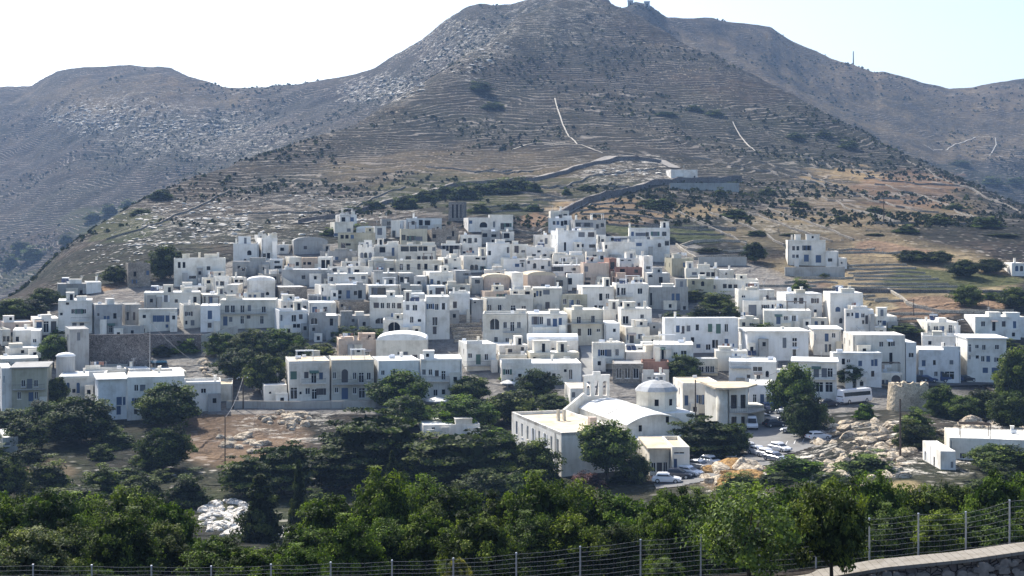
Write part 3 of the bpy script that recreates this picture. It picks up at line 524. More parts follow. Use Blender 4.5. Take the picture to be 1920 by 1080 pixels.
    base=ramp(nt,n2,[(.30,(.018,.018,.018)),(.5,(.052,.044,.038)),(.68,(.105,.084,.067))])
    base=mix(nt,ramp(nt,n1,[(.42,(0,0,0)),(.62,(1,1,1))]),base,(.034,.037,.030),'MIX')
    # low scrub dots
    vo=nt.nodes.new('ShaderNodeTexVoronoi'); vo.inputs['Scale'].default_value=.16; nt.links.new(pos,vo.inputs['Vector']); vo.inputs['Randomness'].default_value=1
    dots=ramp(nt,vo.outputs['Distance'],[(.28,(1,1,1)),(.5,(0,0,0))])
    dm=mth(nt,'MULTIPLY',dots,mth(nt,'ADD',.25,mth(nt,'MULTIPLY',sb.outputs[2],.7)),clamp=True)
    base=mix(nt,dm,base,(.026,.034,.022))
    base=mix(nt,mth(nt,'MULTIPLY',sb.outputs[2],ramp(nt,n2,[(.40,(.25,.25,.25)),(.58,(.95,.95,.95))])),base,(.034,.042,.027))
    vo2=nt.nodes.new('ShaderNodeTexVoronoi'); vo2.inputs['Scale'].default_value=.55; nt.links.new(pos,vo2.inputs['Vector'])
    # loose stones and tufts, pale and dark, all over the slope
    def spots(scale,lo,hi,pick):
        v=nt.nodes.new('ShaderNodeTexVoronoi'); v.inputs['Scale'].default_value=scale; nt.links.new(vecmul(nt,pos,(1,1,1.6)),v.inputs['Vector'])
        s_=nt.nodes.new('ShaderNodeSeparateColor'); nt.links.new(v.outputs['Color'],s_.inputs[0])
        return mth(nt,'MULTIPLY',ramp(nt,v.outputs['Distance'],[(lo,(1,1,1)),(hi,(0,0,0))]),mth(nt,'GREATER_THAN',s_.outputs[0],pick))
    patch=ramp(nt,nz(nt,pos,.03,4,.6),[(.40,(.12,.12,.12)),(.60,(1,1,1))])
    base=mix(nt,mth(nt,'MULTIPLY',spots(.42,.28,.52,.45),.8),base,(.018,.022,.016))
    base=mix(nt,mth(nt,'MULTIPLY',mth(nt,'MULTIPLY',spots(.55,.20,.42,.66),patch),.85),base,(.40,.38,.35))
    base=mix(nt,mth(nt,'MULTIPLY',mth(nt,'MULTIPLY',spots(.24,.18,.34,.80),patch),.7),base,(.48,.46,.43))
    d1=ramp(nt,n4,[(.3,(.20,.155,.095)),(.55,(.40,.32,.19)),(.75,(.56,.46,.28))]); base=mix(nt,mth(nt,'MULTIPLY',sb.outputs[1],.8),base,d1)
    s1=ramp(nt,n3,[(.3,(.17,.115,.075)),(.6,(.29,.20,.135)),(.8,(.36,.275,.19))]); base=mix(nt,sa.outputs[0],base,s1)
    g1=ramp(nt,n3,[(.3,(.03,.045,.02)),(.55,(.075,.09,.04)),(.75,(.17,.165,.08))]); base=mix(nt,mth(nt,'MULTIPLY',sa.outputs[1],.9),base,g1)
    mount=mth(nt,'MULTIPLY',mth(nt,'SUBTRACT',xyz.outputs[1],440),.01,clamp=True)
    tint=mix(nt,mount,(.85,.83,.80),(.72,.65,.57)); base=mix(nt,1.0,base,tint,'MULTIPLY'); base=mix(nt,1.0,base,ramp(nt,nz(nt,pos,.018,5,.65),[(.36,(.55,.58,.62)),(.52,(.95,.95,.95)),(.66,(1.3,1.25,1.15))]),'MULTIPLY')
    rk=ramp(nt,nz(nt,vecmul(nt,pos,(1,1,1.8)),.16,8,.85),[(.53,(0,0,0)),(.58,(1,1,1))])
    rc=ramp(nt,n3,[(.3,(.36,.33,.28)),(.7,(.74,.69,.60))]); base=mix(nt,mth(nt,'MULTIPLY',sa.outputs[2],rk),base,rc)
    pv=ramp(nt,n3,[(.3,(.12,.11,.10)),(.7,(.27,.255,.23))]); base=mix(nt,mth(nt,'MULTIPLY',sb.outputs[0],.85),base,pv)
    # terrace lines by height: pale stone, dark scrub, sunlit edges and shade painted in
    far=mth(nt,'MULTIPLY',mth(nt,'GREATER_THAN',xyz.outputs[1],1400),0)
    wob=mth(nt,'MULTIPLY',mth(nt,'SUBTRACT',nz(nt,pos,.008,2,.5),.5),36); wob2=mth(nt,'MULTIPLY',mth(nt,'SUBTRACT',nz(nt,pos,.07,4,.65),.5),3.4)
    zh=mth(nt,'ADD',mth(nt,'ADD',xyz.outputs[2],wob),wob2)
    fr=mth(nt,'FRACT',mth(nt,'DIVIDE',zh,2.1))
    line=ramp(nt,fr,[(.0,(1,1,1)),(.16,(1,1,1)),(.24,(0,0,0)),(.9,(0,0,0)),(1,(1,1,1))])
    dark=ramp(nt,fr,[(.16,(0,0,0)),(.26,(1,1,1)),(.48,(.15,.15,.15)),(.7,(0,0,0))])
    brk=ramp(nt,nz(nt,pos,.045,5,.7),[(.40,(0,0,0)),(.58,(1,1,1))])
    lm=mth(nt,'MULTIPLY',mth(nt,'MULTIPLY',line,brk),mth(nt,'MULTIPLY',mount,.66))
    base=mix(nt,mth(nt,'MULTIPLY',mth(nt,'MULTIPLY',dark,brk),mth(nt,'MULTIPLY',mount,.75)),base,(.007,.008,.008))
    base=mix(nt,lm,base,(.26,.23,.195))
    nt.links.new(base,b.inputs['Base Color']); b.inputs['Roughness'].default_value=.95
    hh=mth(nt,'ADD',mth(nt,'MULTIPLY',n2,1.6),mth(nt,'ADD',mth(nt,'MULTIPLY',n3,.35),mth(nt,'MULTIPLY',mth(nt,'MULTIPLY',line,brk),.5)))
    bump(nt,b,hh,.9,2.2)
    me.materials.append(m); o=bpy.data.objects.new('ground',me); col.objects.link(o); tag(o,kind='structure'); return o
terrain=build_terrain()
# ------------------------------------------------------------------ houses
def wall_panel(mb,M,w,h,holes,z0=0,mi=0,rev=.22,mr=0):
    """wall in the local xz plane (x 0..w, z z0..h), outside towards -y; holes=(x0,x1,za,zb,arch)"""
    xs=sorted(set([0,w]+[v for q in holes for v in(q[0],q[1])])); zs=sorted(set([z0,h]+[v for q in holes for v in(q[2],q[3])]))
    for i in range(len(xs)-1):
        run=None
        for j in range(len(zs)-1):
            cx=(xs[i]+xs[i+1])/2; cz=(zs[j]+zs[j+1])/2
            solid=not any(q[0]<cx<q[1] and q[2]<cz<q[3] for q in holes)
            if solid:
                if run is None: run=zs[j]
                end=zs[j+1]
            if (not solid or j==len(zs)-2) and run is not None:
                e=zs[j] if not solid else zs[j+1]
                mb.quad(M@Vector((xs[i],0,run)),M@Vector((xs[i+1],0,run)),M@Vector((xs[i+1],0,e)),M@Vector((xs[i],0,e)),mi); run=None
    for q in holes:
        a,b_,c,d=q[:4]
        P=lambda x,y,z:M@Vector((x,y,z))
        mb.quad(P(a,0,c),P(a,0,d),P(a,rev,d),P(a,rev,c),mr); mb.quad(P(b_,0,d),P(b_,0,c),P(b_,rev,c),P(b_,rev,d),mr)
        mb.quad(P(a,0,d),P(b_,0,d),P(b_,rev,d),P(a,rev,d),mr); mb.quad(P(a,0,c),P(a,rev,c),P(b_,rev,c),P(b_,0,c),mr)
        if q[4]:
            r=(b_-a)/2; rz=min(r,(d-c)*.6); cx=(a+b_)/2; cz=d-rz; n=5
            for sgn in(-1,1):
                pts=[P(cx+sgn*r,0.002,d)]
                arc=[P(cx+sgn*r*math.cos(t),0.002,cz+rz*math.sin(t)) for t in [math.pi/2*k/n for k in range(n+1)]]
                for k in range(n): mb.poly([pts[0],arc[k],arc[k+1]] if sgn<0 else [pts[0],arc[k+1],arc[k]],mi)
SHUT={'b':M_BLUE,'g':M_GREEN,'n':M_BROWN,'y':M_GREY}
FRAME_WHITE={}
def make_window(kind,M,a,b_,c,d,root,arch,colr,r,big):
    """opening filler set back in the reveal: glass with a frame, a shuttered leaf, or a door"""
    y=.16; P=lambda x,yy,z:M@Vector((x,yy,z))
    mb=MB(); mat=M_GLASS
    if colr: mat=SHUT[colr]
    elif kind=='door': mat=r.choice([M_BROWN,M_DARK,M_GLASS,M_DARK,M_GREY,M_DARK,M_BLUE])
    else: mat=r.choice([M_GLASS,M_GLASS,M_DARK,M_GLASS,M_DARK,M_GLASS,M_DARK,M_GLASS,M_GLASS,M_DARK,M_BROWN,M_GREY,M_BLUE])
    mb.box(a+.002,b_-.002,y,y+.05,c+.002,d-.002,0,M)
    o=mb.build(kind,mat,root)
    if kind=='window' and b_-a>.7 and not arch and r.random()<.16:
        sm=r.choice([M_BLUE,M_BROWN,M_GREY,M_GREEN,M_WFRAME,M_WFRAME]); sw=(b_-a)*.5
        for xa,xb in((a-sw,a-.01),(b_+.01,b_+sw)):
            qb=MB(); qb.box(xa,xb,-.055,-.004,c,d,0,M); qb.build('shutter',sm,o)
    if big:
        fb=MB(); t=.07; fm=M_WFRAME if mat in(M_GLASS,M_DARK) else mat
        fy0,fy1=y-.05,y-.003
        fb.box(a+.003,a+t,fy0,fy1,c+.003,d-.003,0,M); fb.box(b_-t,b_-.003,fy0,fy1,c+.003,d-.003,0,M); fb.box(a+t,b_-t,fy0,fy1,d-t,d-.003,0,M); fb.box(a+t,b_-t,fy0,fy1,c+.003,c+t,0,M)
        m_=(a+b_)/2; fb.box(m_-t/2,m_+t/2,fy0,fy1,c+t,d-t,0,M)
        if kind=='door' and d-c>1.6: zz=d-.55; fb.box(a+t,b_-t,fy0-.004,fy0,zz,zz+t,0,M)
        fb.build('frame',fm,o)
        if kind=='window': sb_=MB(); sb_.box(a-.08,b_+.08,-.09,-.004,c-.10,c-.004,0,M); sb_.build('sill',M_CONC if False else WALL['w'],o)
    return o
hous=[]
for ln in HOUSES.strip().split('\n'):
    geo,opt,win,lab=ln.split('|'); x0,x1,yt,yb=map(float,geo.split()); op=opt.split()
    hous.append(dict(x0=x0,x1=x1,yt=yt,yb=yb,op=op,win=win,lab=lab))
for h in hous:
    h['Y']=invY((h['x0']+h['x1'])/2,h['yb']+2)
    for t in h['op'][1:]:
        if t[0]=='Y': h['Y']=float(t[1:])
YFIX={'long pale building on the mountain road bend':invY(1280,338,480)}
for h in hous:
    if h['lab'] in YFIX: h['Y']=YFIX[h['lab']]
hous.sort(key=lambda h:h['Y'])
for i,h in enumerate(hous):          # room behind each facade up to the next one
    g=11.0
    for k in hous:
        if k is h or k['Y']<=h['Y']+.6: continue
        ov=min(h['x1'],k['x1'])-max(h['x0'],k['x0'])
        if ov>.12*min(h['x1']-h['x0'],k['x1']-k['x0']): g=min(g,(k['Y']-h['Y'])*.97-.15)
    h['dep']=max(3.0,g)
WR=[]
for h in hous:
    for g_ in h['win'].split(';'):
        m=re.match(r'([DA]?)([\d.]+),([\d.]+):([\d.,]+)/([\d.]+)([bg]?)',g_)
        if m and float(m[3])>=1:
            for x in m[4].split(','): WR.append((float(x),float(x)+float(m[5]),float(m[2]),float(m[2])+float(m[3]),h['Y']))
def make_house(h,idx):
    r=random.Random(int(h['x0']*7+h['yt']*13)); Yc=h['Y']; cxp=(h['x0']+h['x1'])/2
    X=(cxp-CX)/F*Yc; az=math.atan2(X,Yc); th=-az*.8+r.uniform(-.04,.20)
    if h['x1']-h['x0']<30: th=-az*.8+r.uniform(-.10,.26)
    vis=math.tan(max(0,th+az))*h['dep']*F/Yc*.6; h['x0']+=min(vis,(h['x1']-h['x0'])*.16)
    op=h['op']; cc=op[0]; roofc={'w':'w','v':'w','c':'w','g':'w','t':'t','k':'g','r':'t','s':'g','b':'g'}[cc]
    ct,sn=math.cos(th),math.sin(th)
    def U(px): a=(px-CX)/F; return (a*Yc-X)/(ct-a*sn)
    def ZZ(py,u): return -(py-YH)*(Yc+u*sn)/F
    u0,u1=U(h['x0']),U(h['x1']); zt=ZZ(h['yt'],0)
    zb=min(ground(X+u*ct-s*sn*-0,Yc+u*sn+s) for u in(u0,0,u1) for s in(0,h['dep']*.5))-.6
    zb=min(zb,ZZ(h['yb'],0)-.2)
    zvis=ZZ(h['yb'],0)
    dep=h['dep']; vault='V' in op; eaves='e' in op
    root=empty('house',(X,Yc,zb),th)
    tag(root,h['lab'],'tower' if 'square tower' in h['lab'] or 'tower house' in h['lab'] else 'reservoir' if 'reservoir' in h['lab'] else 'building' if 'building on' in h['lab'] else 'house')
    if 'square tower' in h['lab'] or 'tower house' in h['lab']: root.name='stone_tower'
    w=u1-u0; H=zt-zb
    M=Matrix.Translation((u0,0,0)); holes=[]
    for grp in h['win'].split(';'):
        m=re.match(r'([DA]?)([\d.]+),([\d.]+):([\d.,]+)/([\d.]+)([bg]?)',grp)
        if not m: continue
        k,y,hh,xs,ww,colr=m.groups(); y=float(y);hh=float(hh);ww=float(ww)
        if hh<1: continue
        y-=.7; hh+=1.2
        for x in xs.split(','):
            x=float(x); a=U(x-.6)-u0; b_=U(x+ww+.6)-u0; um=(a+b_)/2+u0
            d=ZZ(y,um)-zb; c=ZZ(y+hh,um)-zb
            a=max(a,.25); b_=min(b_,w-.25); d=min(d,H-.45); c=max(c,.1)
            if b_-a<.25 or d-c<.25: continue
            if any(a<q[1]+.08 and b_>q[0]-.08 and c<q[3]+.08 and d>q[2]-.08 for q in holes): continue
            holes.append((a,b_,c,d,k=='A','door' if k=='D' else 'window',colr,ww))
    hw=MB()
    wall_panel(hw,M,w,H,holes)
    # side walls with a few small openings
    sideh=[]
    for side in(0,1):
        sh=[]
        if dep>5.5 and r.random()<.7 and cc not in'sb' and not vault:
            zt0=H-.9-.0
            n=1 if dep<8 else 2
            for k in range(n):
                a=1.2+k*(dep/2)+r.uniform(-.3,.4); sh.append((a,a+.85,max(.4,H-2.6),max(.6,H-1.3),False))
        Ms=(Matrix.Translation((u1,0,0))@Matrix.Rotation(math.pi/2,4,'Z')) if side else (Matrix.Translation((u0,dep,0))@Matrix.Rotation(-math.pi/2,4,'Z'))
        wall_panel(hw,Ms,dep,H,sh); sideh.append((Ms,sh))
    hw.quad((u1,dep,0),(u0,dep,0),(u0,dep,H),(u1,dep,H))
    t=.25; pr=.10 if r.random()<.8 or eaves else .55
    if not vault:
        # parapet rim and its inner faces
        a0,a1,b0,b1=u0,u1,0,dep
        o_=[(a0,b0),(a1,b0),(a1,b1),(a0,b1)]; i_=[(a0+t,b0+t),(a1-t,b0+t),(a1-t,b1-t),(a0+t,b1-t)]
        for k in range(4):
            n=(k+1)%4
            hw.quad((*o_[k],H),(*o_[n],H),(*i_[n],H),(*i_[k],H)); hw.quad((*i_[k],H),(*i_[n],H),(*i_[n],H-pr),(*i_[k],H-pr))
    wall=hw.build('wall',WALL[cc],root)
    for q in holes: make_window(q[5],M,q[0],q[1],q[2],q[3],root,q[4],q[6],r,q[7]>=6 and (Yc<345))
    for Ms,sh in sideh:
        for q in sh: make_window('window',Ms,q[0],q[1],q[2],q[3],root,False,'',r,False)
    for tkn in op[1:]:
        if tkn[0]=='R': roofc=tkn[1]
    rb=MB()
    if vault:
        rise=min(1.7,w*.13,dep*.3); n=10; axis_x=w>dep*1.1
        rise=max(rise,.5)
        pts=[]
        for k in range(n+1):
            tt=math.pi*k/n
            if axis_x: pts.append((dep/2-dep/2*math.cos(tt)*1.02,H-.02+rise*math.sin(tt)))
            else: pts.append(((u0+u1)/2-w/2*math.cos(tt)*1.01,H-.02+rise*math.sin(tt)))
        for k in range(n):
            a,b_=pts[k],pts[k+1]
            if axis_x: rb.quad((u0-.05,a[0],a[1]),(u1+.05,a[0],a[1]),(u1+.05,b_[0],b_[1]),(u0-.05,b_[0],b_[1]))
            else: rb.quad((a[0],-.05,a[1]),(a[0],dep,a[1]),(b_[0],dep,b_[1]),(b_[0],-.05,b_[1]))
        if axis_x:
            for xx in(u0-.05,u1+.05): rb.poly([(xx,p[0],p[1]) for p in pts])
        else:
            for yy in(-.05,dep): rb.poly([(p[0],yy,p[1]) for p in pts])
        roof=rb.build('roof',ROOF[roofc] if cc!='g' else WALL['g'],root)
    else:
        rb.quad((u0+t,t,H-pr+.004),(u1-t,t,H-pr+.004),(u1-t,dep-t,H-pr+.004),(u0+t,dep-t,H-pr+.004))
        if eaves: rb.box(u0-.35,u1+.35,-.55,dep+.2,H+.003,H+.22)
        roof=rb.build('roof',ROOF[roofc],root)
        if cc in'wvc' and w>6 and r.random()<.5 and not eaves:      # projecting drip course under the parapet
            cb=MB(); cb.box(u0+.1,u1-.1,-.14,-.004,H-.42,H-.30); cb.build('drip_course',WALL['w' if cc!='c' else 'c'],root)
    # lower annexes and buttresses standing proud of blank stretches of the facade
    anx=[]
    if w>4 and cc not in'sb' and not vault:
        for k in range(9 if w>8 else 5):
            if len(anx)>=(3 if w>9 else 2): break
            a=r.uniform(0,w*.85); b_=min(w,a+r.uniform(1.1,3.4)); zv=zvis-zb; hh=zv+(H-zv)*r.uniform(.2,.85)
            if any(a<q[1]+.1 and b_>q[0]-.1 for q in anx): continue
            if b_-a<.8 or any(q[0]<b_+.1 and q[1]>a-.1 and q[2]<hh+.15 for q in holes): continue
            anx.append((a,b_)); pj=r.uniform(.4,2.2); ab=MB(); ab.box(u0+a,u0+b_,-pj,-.004,0,hh); ab.box(u0+a-.04,u0+b_+.04,-pj-.05,-pj+.15,hh+.003,hh+r.choice([.08,.3]))
            an=ab.build('annex',WALL[r.choice(['w','w','c','g',cc])],root)
            if b_-a>1.5 and hh>2:
                db=MB(); x=u0+(a+b_)/2; db.box(x-.35,x+.35,-pj-.03,-pj+.02,max(hh-1.5,.1),hh-.6); db.build('window',M_DARK,an)
    if w>6 and r.random()<.4 and cc not in'sb' and not vault:     # outside stair with a sloping white parapet
        a=r.uniform(0,w-3); zv=max(0.1,zvis-zb); 
        if not any(q[0]<a+2.9 and q[1]>a-.1 and q[2]<zv+2.0 for q in holes):
            sb_=MB(); s_=r.choice([1,-1]); xa,xb=(u0+a,u0+a+2.8) if s_>0 else (u0+a+2.8,u0+a)
            f1=[(xa,-1.0,0),(xb,-1.0,0),(xb,-1.0,zv+1.9),(xa,-1.0,zv+.1)]; f2=[(p[0],-.01,p[2]) for p in f1]
            sb_.poly(f1); sb_.quad(f1[3],f1[2],f2[2],f2[3]); sb_.quad(f1[0],f1[3],f2[3],f2[0]); sb_.quad(f1[2],f1[1],f2[1],f2[2]); sb_.build('outside_stair',WALL['w'],root)
    nch=0
    def chim(x,y,hh=None,ww=.55):
        cb=MB(); hh=hh or r.uniform(.9,1.5)
        cb.box(x-ww/2,x+ww/2,y-ww/2,y+ww/2,H-pr,H+hh); cb.box(x-ww/2-.06,x+ww/2+.06,y-ww/2-.06,y+ww/2+.06,H+hh+.003,H+hh+.1)
        cb.build('chimney',WALL['w'] if cc not in'tk' else WALL[cc],roof)
    for tkn in op[1:]:
        if tkn[0]=='k': chim(U(float(tkn[1:])+2),dep*.35 if dep<8 else 2.5,1.45 if w>4 else 1.2,.6); nch+=1
        if tkn[0]=='b':
            m=re.match(r'b(\d+)-(\d+)@(\d+)',tkn); a=U(float(m[1])); b_=U(float(m[2])); z=ZZ(float(m[3]),(a+b_)/2)-zb
            bb=MB(); bb.box(a,b_,-1.05,-.003,z-.14,z); bo=bb.build('balcony',M_CONC if cc!='w' else WALL['w'],root)
            rl=MB(); rl.box(a,b_,-1.03,-.99,z+.88,z+.93); k=a
            while k<b_: rl.box(k,k+.025,-1.02,-1.0,z,z+.88); k+=.22
            for xx in(a,b_-.03): rl.box(xx,xx+.03,-.98,-.01,z+.88,z+.93)
            rl.build('railing',M_IRON,bo)
        if tkn[0]=='t' :
            x=U(float(tkn[1:])) if len(tkn)>1 else (u0+u1)/2; tb=MB(); tb.lathe([(.0,0),(.5,0),(.55,.1),(.55,.9),(.4,1.1),(.1,1.2)],(x,dep*.4,H-pr+.25),14)
            for q in((-.3,-.3),(.3,-.3),(.3,.3),(-.3,.3)): tb.box(x+q[0]-.03,x+q[0]+.03,dep*.4+q[1]-.03,dep*.4+q[1]+.03,H-pr,H-pr+.27)
            tb.build('water_tank',M_TANK,roof); nch+=1
        if tkn[0]=='s' and len(tkn)>1: solar(U(float(tkn[1:])),dep*.4,H-pr,roof)
        if tkn=='n': ant(u0+w*.3,dep*.5,H,roof)
    if not vault and not eaves and cc in'wvcgkt' and w>4.5 and dep>4 and h['Y']<480:
        q=r.random()
        k_=F/Yc; done=[]
        for _ in range(7):      # small rooms stepped back on the roof, where they hide nobody's window
            if len(done)>=(0 if Yc>424 or (Yc<296 and r.random()<.75) else 3 if w>11 else 2 if w>7 else 1): break
            a=r.uniform(1.5,min(4.2,w*.55)); x=u0+r.uniform(.05,w-a-.05); hh=r.choice([.6,.8,1.0,1.3,1.7,2.1])*r.uniform(.9,1.1); y0_=r.uniform(.05,min(1.6,dep*.3)); y1_=min(dep-.2,y0_+r.uniform(2.2,3.5))
            pa=CX+F*(X+x*ct)/(Yc+x*sn); pb=CX+F*(X+(x+a)*ct)/(Yc+(x+a)*sn); ya=h['yt']-hh*k_-1; yb_=h['yt']+1
            if any(wx0<pb+1 and wx1>pa-1 and wy0<yb_ and wy1>ya and wY>Yc+.5 for wx0,wx1,wy0,wy1,wY in WR): continue
            if any(x<d1+.1 and x+a>d0-.1 for d0,d1 in done): continue
            done.append((x,x+a)); mc=WALL[r.choice([cc,cc,'w','w','c'])]
            cb=MB(); cb.box(x,x+a,y0_,y1_,H-pr+.006,H+hh); cb.box(x-.07,x+a+.07,y0_-.07,y1_+.05,H+hh+.003,H+hh+r.choice([.1,.1,.25])); so=cb.build('roof_room',mc,roof)
            if hh>1.45:
                db=MB(); xx=x+a*r.uniform(.15,.5); db.box(xx,xx+.7,y0_-.03,y0_+.02,H+.02,H+min(hh-.35,1.9)); db.build('door',r.choice([M_DARK,M_BROWN,M_DARK,M_GREY]),so)
            elif a>1.8 and hh>1.1:
                db=MB(); xx=x+a*r.uniform(.2,.6); db.box(xx,xx+.6,y0_-.03,y0_+.02,H+hh-.95,H+hh-.3); db.build('window',M_DARK,so)
        if done: q=2
        if q<.1:      # stair head on the roof
            a=r.uniform(1.6,2.8); x=u0+r.choice([.02,w-a-.02,r.uniform(.3,max(.31,w-a-.3))]); y0_=r.uniform(dep*.35,dep*.55); y1_=min(dep-.3,y0_+2.4); hh=r.uniform(1.2,2.3)
            cb=MB(); cb.box(x,x+a,y0_,y1_,H-pr+.006,H+hh); cb.box(x-.08,x+a+.08,y0_-.1,y1_+.05,H+hh+.003,H+hh+.12); so=cb.build('stair_head',WALL['w' if cc in'wv' else cc],roof)
            db=MB(); db.box(x+a*.3,x+a*.3+.75,y0_-.02,y0_+.02,H-pr+.02,H+min(hh-.2,1.8)); db.build('door',r.choice([M_DARK,M_BROWN,M_DARK]),so)
        elif q<.52:    # pergola of thin posts over the terrace
            a=r.uniform(2.2,min(4.5,w-.6)); x=u0+r.uniform(.3,w-a-.2); y0_=.5; y1_=min(dep-.3,3.2); cb=MB()
            for xx in(x,x+a-.1):
                for yy in(y0_,y1_): cb.box(xx,xx+.1,yy,yy+.1,H-pr,H+1.9)
            for k in range(7): yy=y0_+(y1_-y0_)*k/6; cb.box(x-.15,x+a+.15,yy,yy+.07,H+1.903,H+1.98)
            cb.build('pergola',M_WOOD if r.random()<.5 else M_WFRAME,roof)
        elif q<.68:    # low terrace wall across part of the roof
            a=w*r.uniform(.3,.6); x=u0+r.choice([0.01,w-a-.01]); cb=MB(); cb.box(x,x+a,.02,.24,H+.003,H+r.uniform(.5,1.0)); cb.build('terrace_parapet',WALL[cc],roof)
        if r.random()<.18 and h['Y']<390:      # washing line
            cb=MB(); xa=u0+r.uniform(.3,w*.3); xb=min(u0+w-.3,xa+r.uniform(2,3.2)); yy=r.uniform(.4,1.4); cb.box(xa,xa+.05,yy,yy+.05,H-pr,H+1.6); cb.box(xb,xb+.05,yy,yy+.05,H-pr,H+1.6); cb.box(xa,xb,yy+.015,yy+.03,H+1.5,H+1.52); lo_=cb.build('washing_line',M_METAL,roof)
            x=xa+.2
            while x<xb-.5: ww=r.uniform(.3,.6); c2=MB(); c2.box(x,x+ww,yy+.005,yy+.04,H+1.5-r.uniform(.5,.9),H+1.498); c2.build('laundry',r.choice([M_WFRAME,M_WFRAME,M_BLUE,WALL['t'],M_TANK,WALL['r']]),lo_); x+=ww+.08
        if r.random()<.35:
            cb=MB(); x=u0+r.uniform(.5,w-1.2); y_=r.uniform(.6,dep-1); cb.box(x,x+.8,y_,y_+.35,H-pr+.1,H+.5); cb.box(x+.1,x+.15,y_,y_+.35,H-pr,H-pr+.1); cb.build('air_conditioner',M_TANK,roof)
    if w>5 and cc in'wvcgt' and h['Y']<340 and r.random()<.35 and holes:
        q=[k for k in holes if k[5]=='door']
        for k in q[:1]:
            cb=MB(); cb.quad((u0+k[0]-.4,-.9,k[3]+.05),(u0+k[1]+.4,-.9,k[3]+.05),(u0+k[1]+.4,-.003,k[3]+.38),(u0+k[0]-.4,-.003,k[3]+.38)); cb.quad((u0+k[0]-.4,-.9,k[3]-.12),(u0+k[1]+.4,-.9,k[3]-.12),(u0+k[1]+.4,-.9,k[3]+.05),(u0+k[0]-.4,-.9,k[3]+.05)); cb.build('awning',r.choice([M_WFRAME,M_GREEN,WALL['t']]),root)
    if not vault and cc in'wvcg' and w>3.2:
        if nch==0 and r.random()<.45: chim(u0+r.uniform(.8,w-.8),dep*r.uniform(.3,.8),r.uniform(.6,1.2),r.uniform(.4,.6))
        if r.random()<.45: ant(u0+r.uniform(.6,w-.6),dep*r.uniform(.3,.8),H,roof)
        if r.random()<.13 and w>5: solar(u0+r.uniform(1.5,w-1.5),dep*.5,H-pr,roof)
        if r.random()<.16 and w>5:
            x=u0+r.uniform(1,w-1); tb=MB(); y=dep*.55; tb.tube((x-.6,y,H+.25),(x+.6,y,H+.25),.33,.33,10)
            tb.box(x-.5,x-.4,y-.3,y+.3,H-pr,H+.05); tb.box(x+.4,x+.5,y-.3,y+.3,H-pr,H+.05); tb.build('water_tank',M_TANK,roof)
    if any(q in h['lab'] for q in('broken battlement','jagged','wavy','two windows and horned','stone ruin','square ruined','square turret')):
        n=max(3,int(w/1.6))
        for k in range(n):
            cb=MB(); hh=r.uniform(.25,1.1); x=u0+w*k/n; cb.box(x+.05,x+w/n*r.uniform(.5,.95),.002,.35,H+.002,H+hh); cb.build('broken_parapet',WALL[cc],root)
    if w>3 and cc in 'wvc' and r.random()<.4 and holes:     # drain pipe down the facade
        x=r.choice([u0+.25,u1-.25]); pb=MB(); pb.tube((x,-.07,H-.4),(x,-.07,max(.2,zvis-zb-.5)),.05,.05,6); pb.build('drain_pipe',M_GREY,root)
    return root
def ant(x,y,H,par):
    b=MB(); b.tube((x,y,H-.32),(x,y,H+2.0),.03,.025,5); 
    for k in range(5): b.box(x-.45+.05*k,x+.45-.05*k,y-.012,y+.012,H+1.95-.16*k,H+1.98-.16*k)
    b.build('antenna',M_METAL,par)
def solar(x,y,z,par):
    b=MB(); T=Matrix.Translation((x,y,z))
    for k in(-1,1):
        b.quad(T@Vector((k*.55-.5,-.8,.25)),T@Vector((k*.55+.5,-.8,.25)),T@Vector((k*.55+.5,.5,1.25)),T@Vector((k*.55-.5,.5,1.25)),1)
        b.quad(T@Vector((k*.55-.5,-.76,.2)),T@Vector((k*.55-.5,.54,1.2)),T@Vector((k*.55+.5,.54,1.2)),T@Vector((k*.55+.5,-.76,.2)),0)
    b.tube((x-.9,y+.65,z+1.35),(x+.9,y+.65,z+1.35),.27,.27,12,0)
    for q in(-.9,.9): b.box(x+q-.03,x+q+.03,y+.6,y+.66,z,z+1.1); b.box(x+q-.03,x+q+.03,y-.8,y-.74,z,z+.3)
    b.build('solar_heater',[M_METAL,M_SOLAR],par)
for i,h in enumerate(hous): h['root']=make_house(h,i)
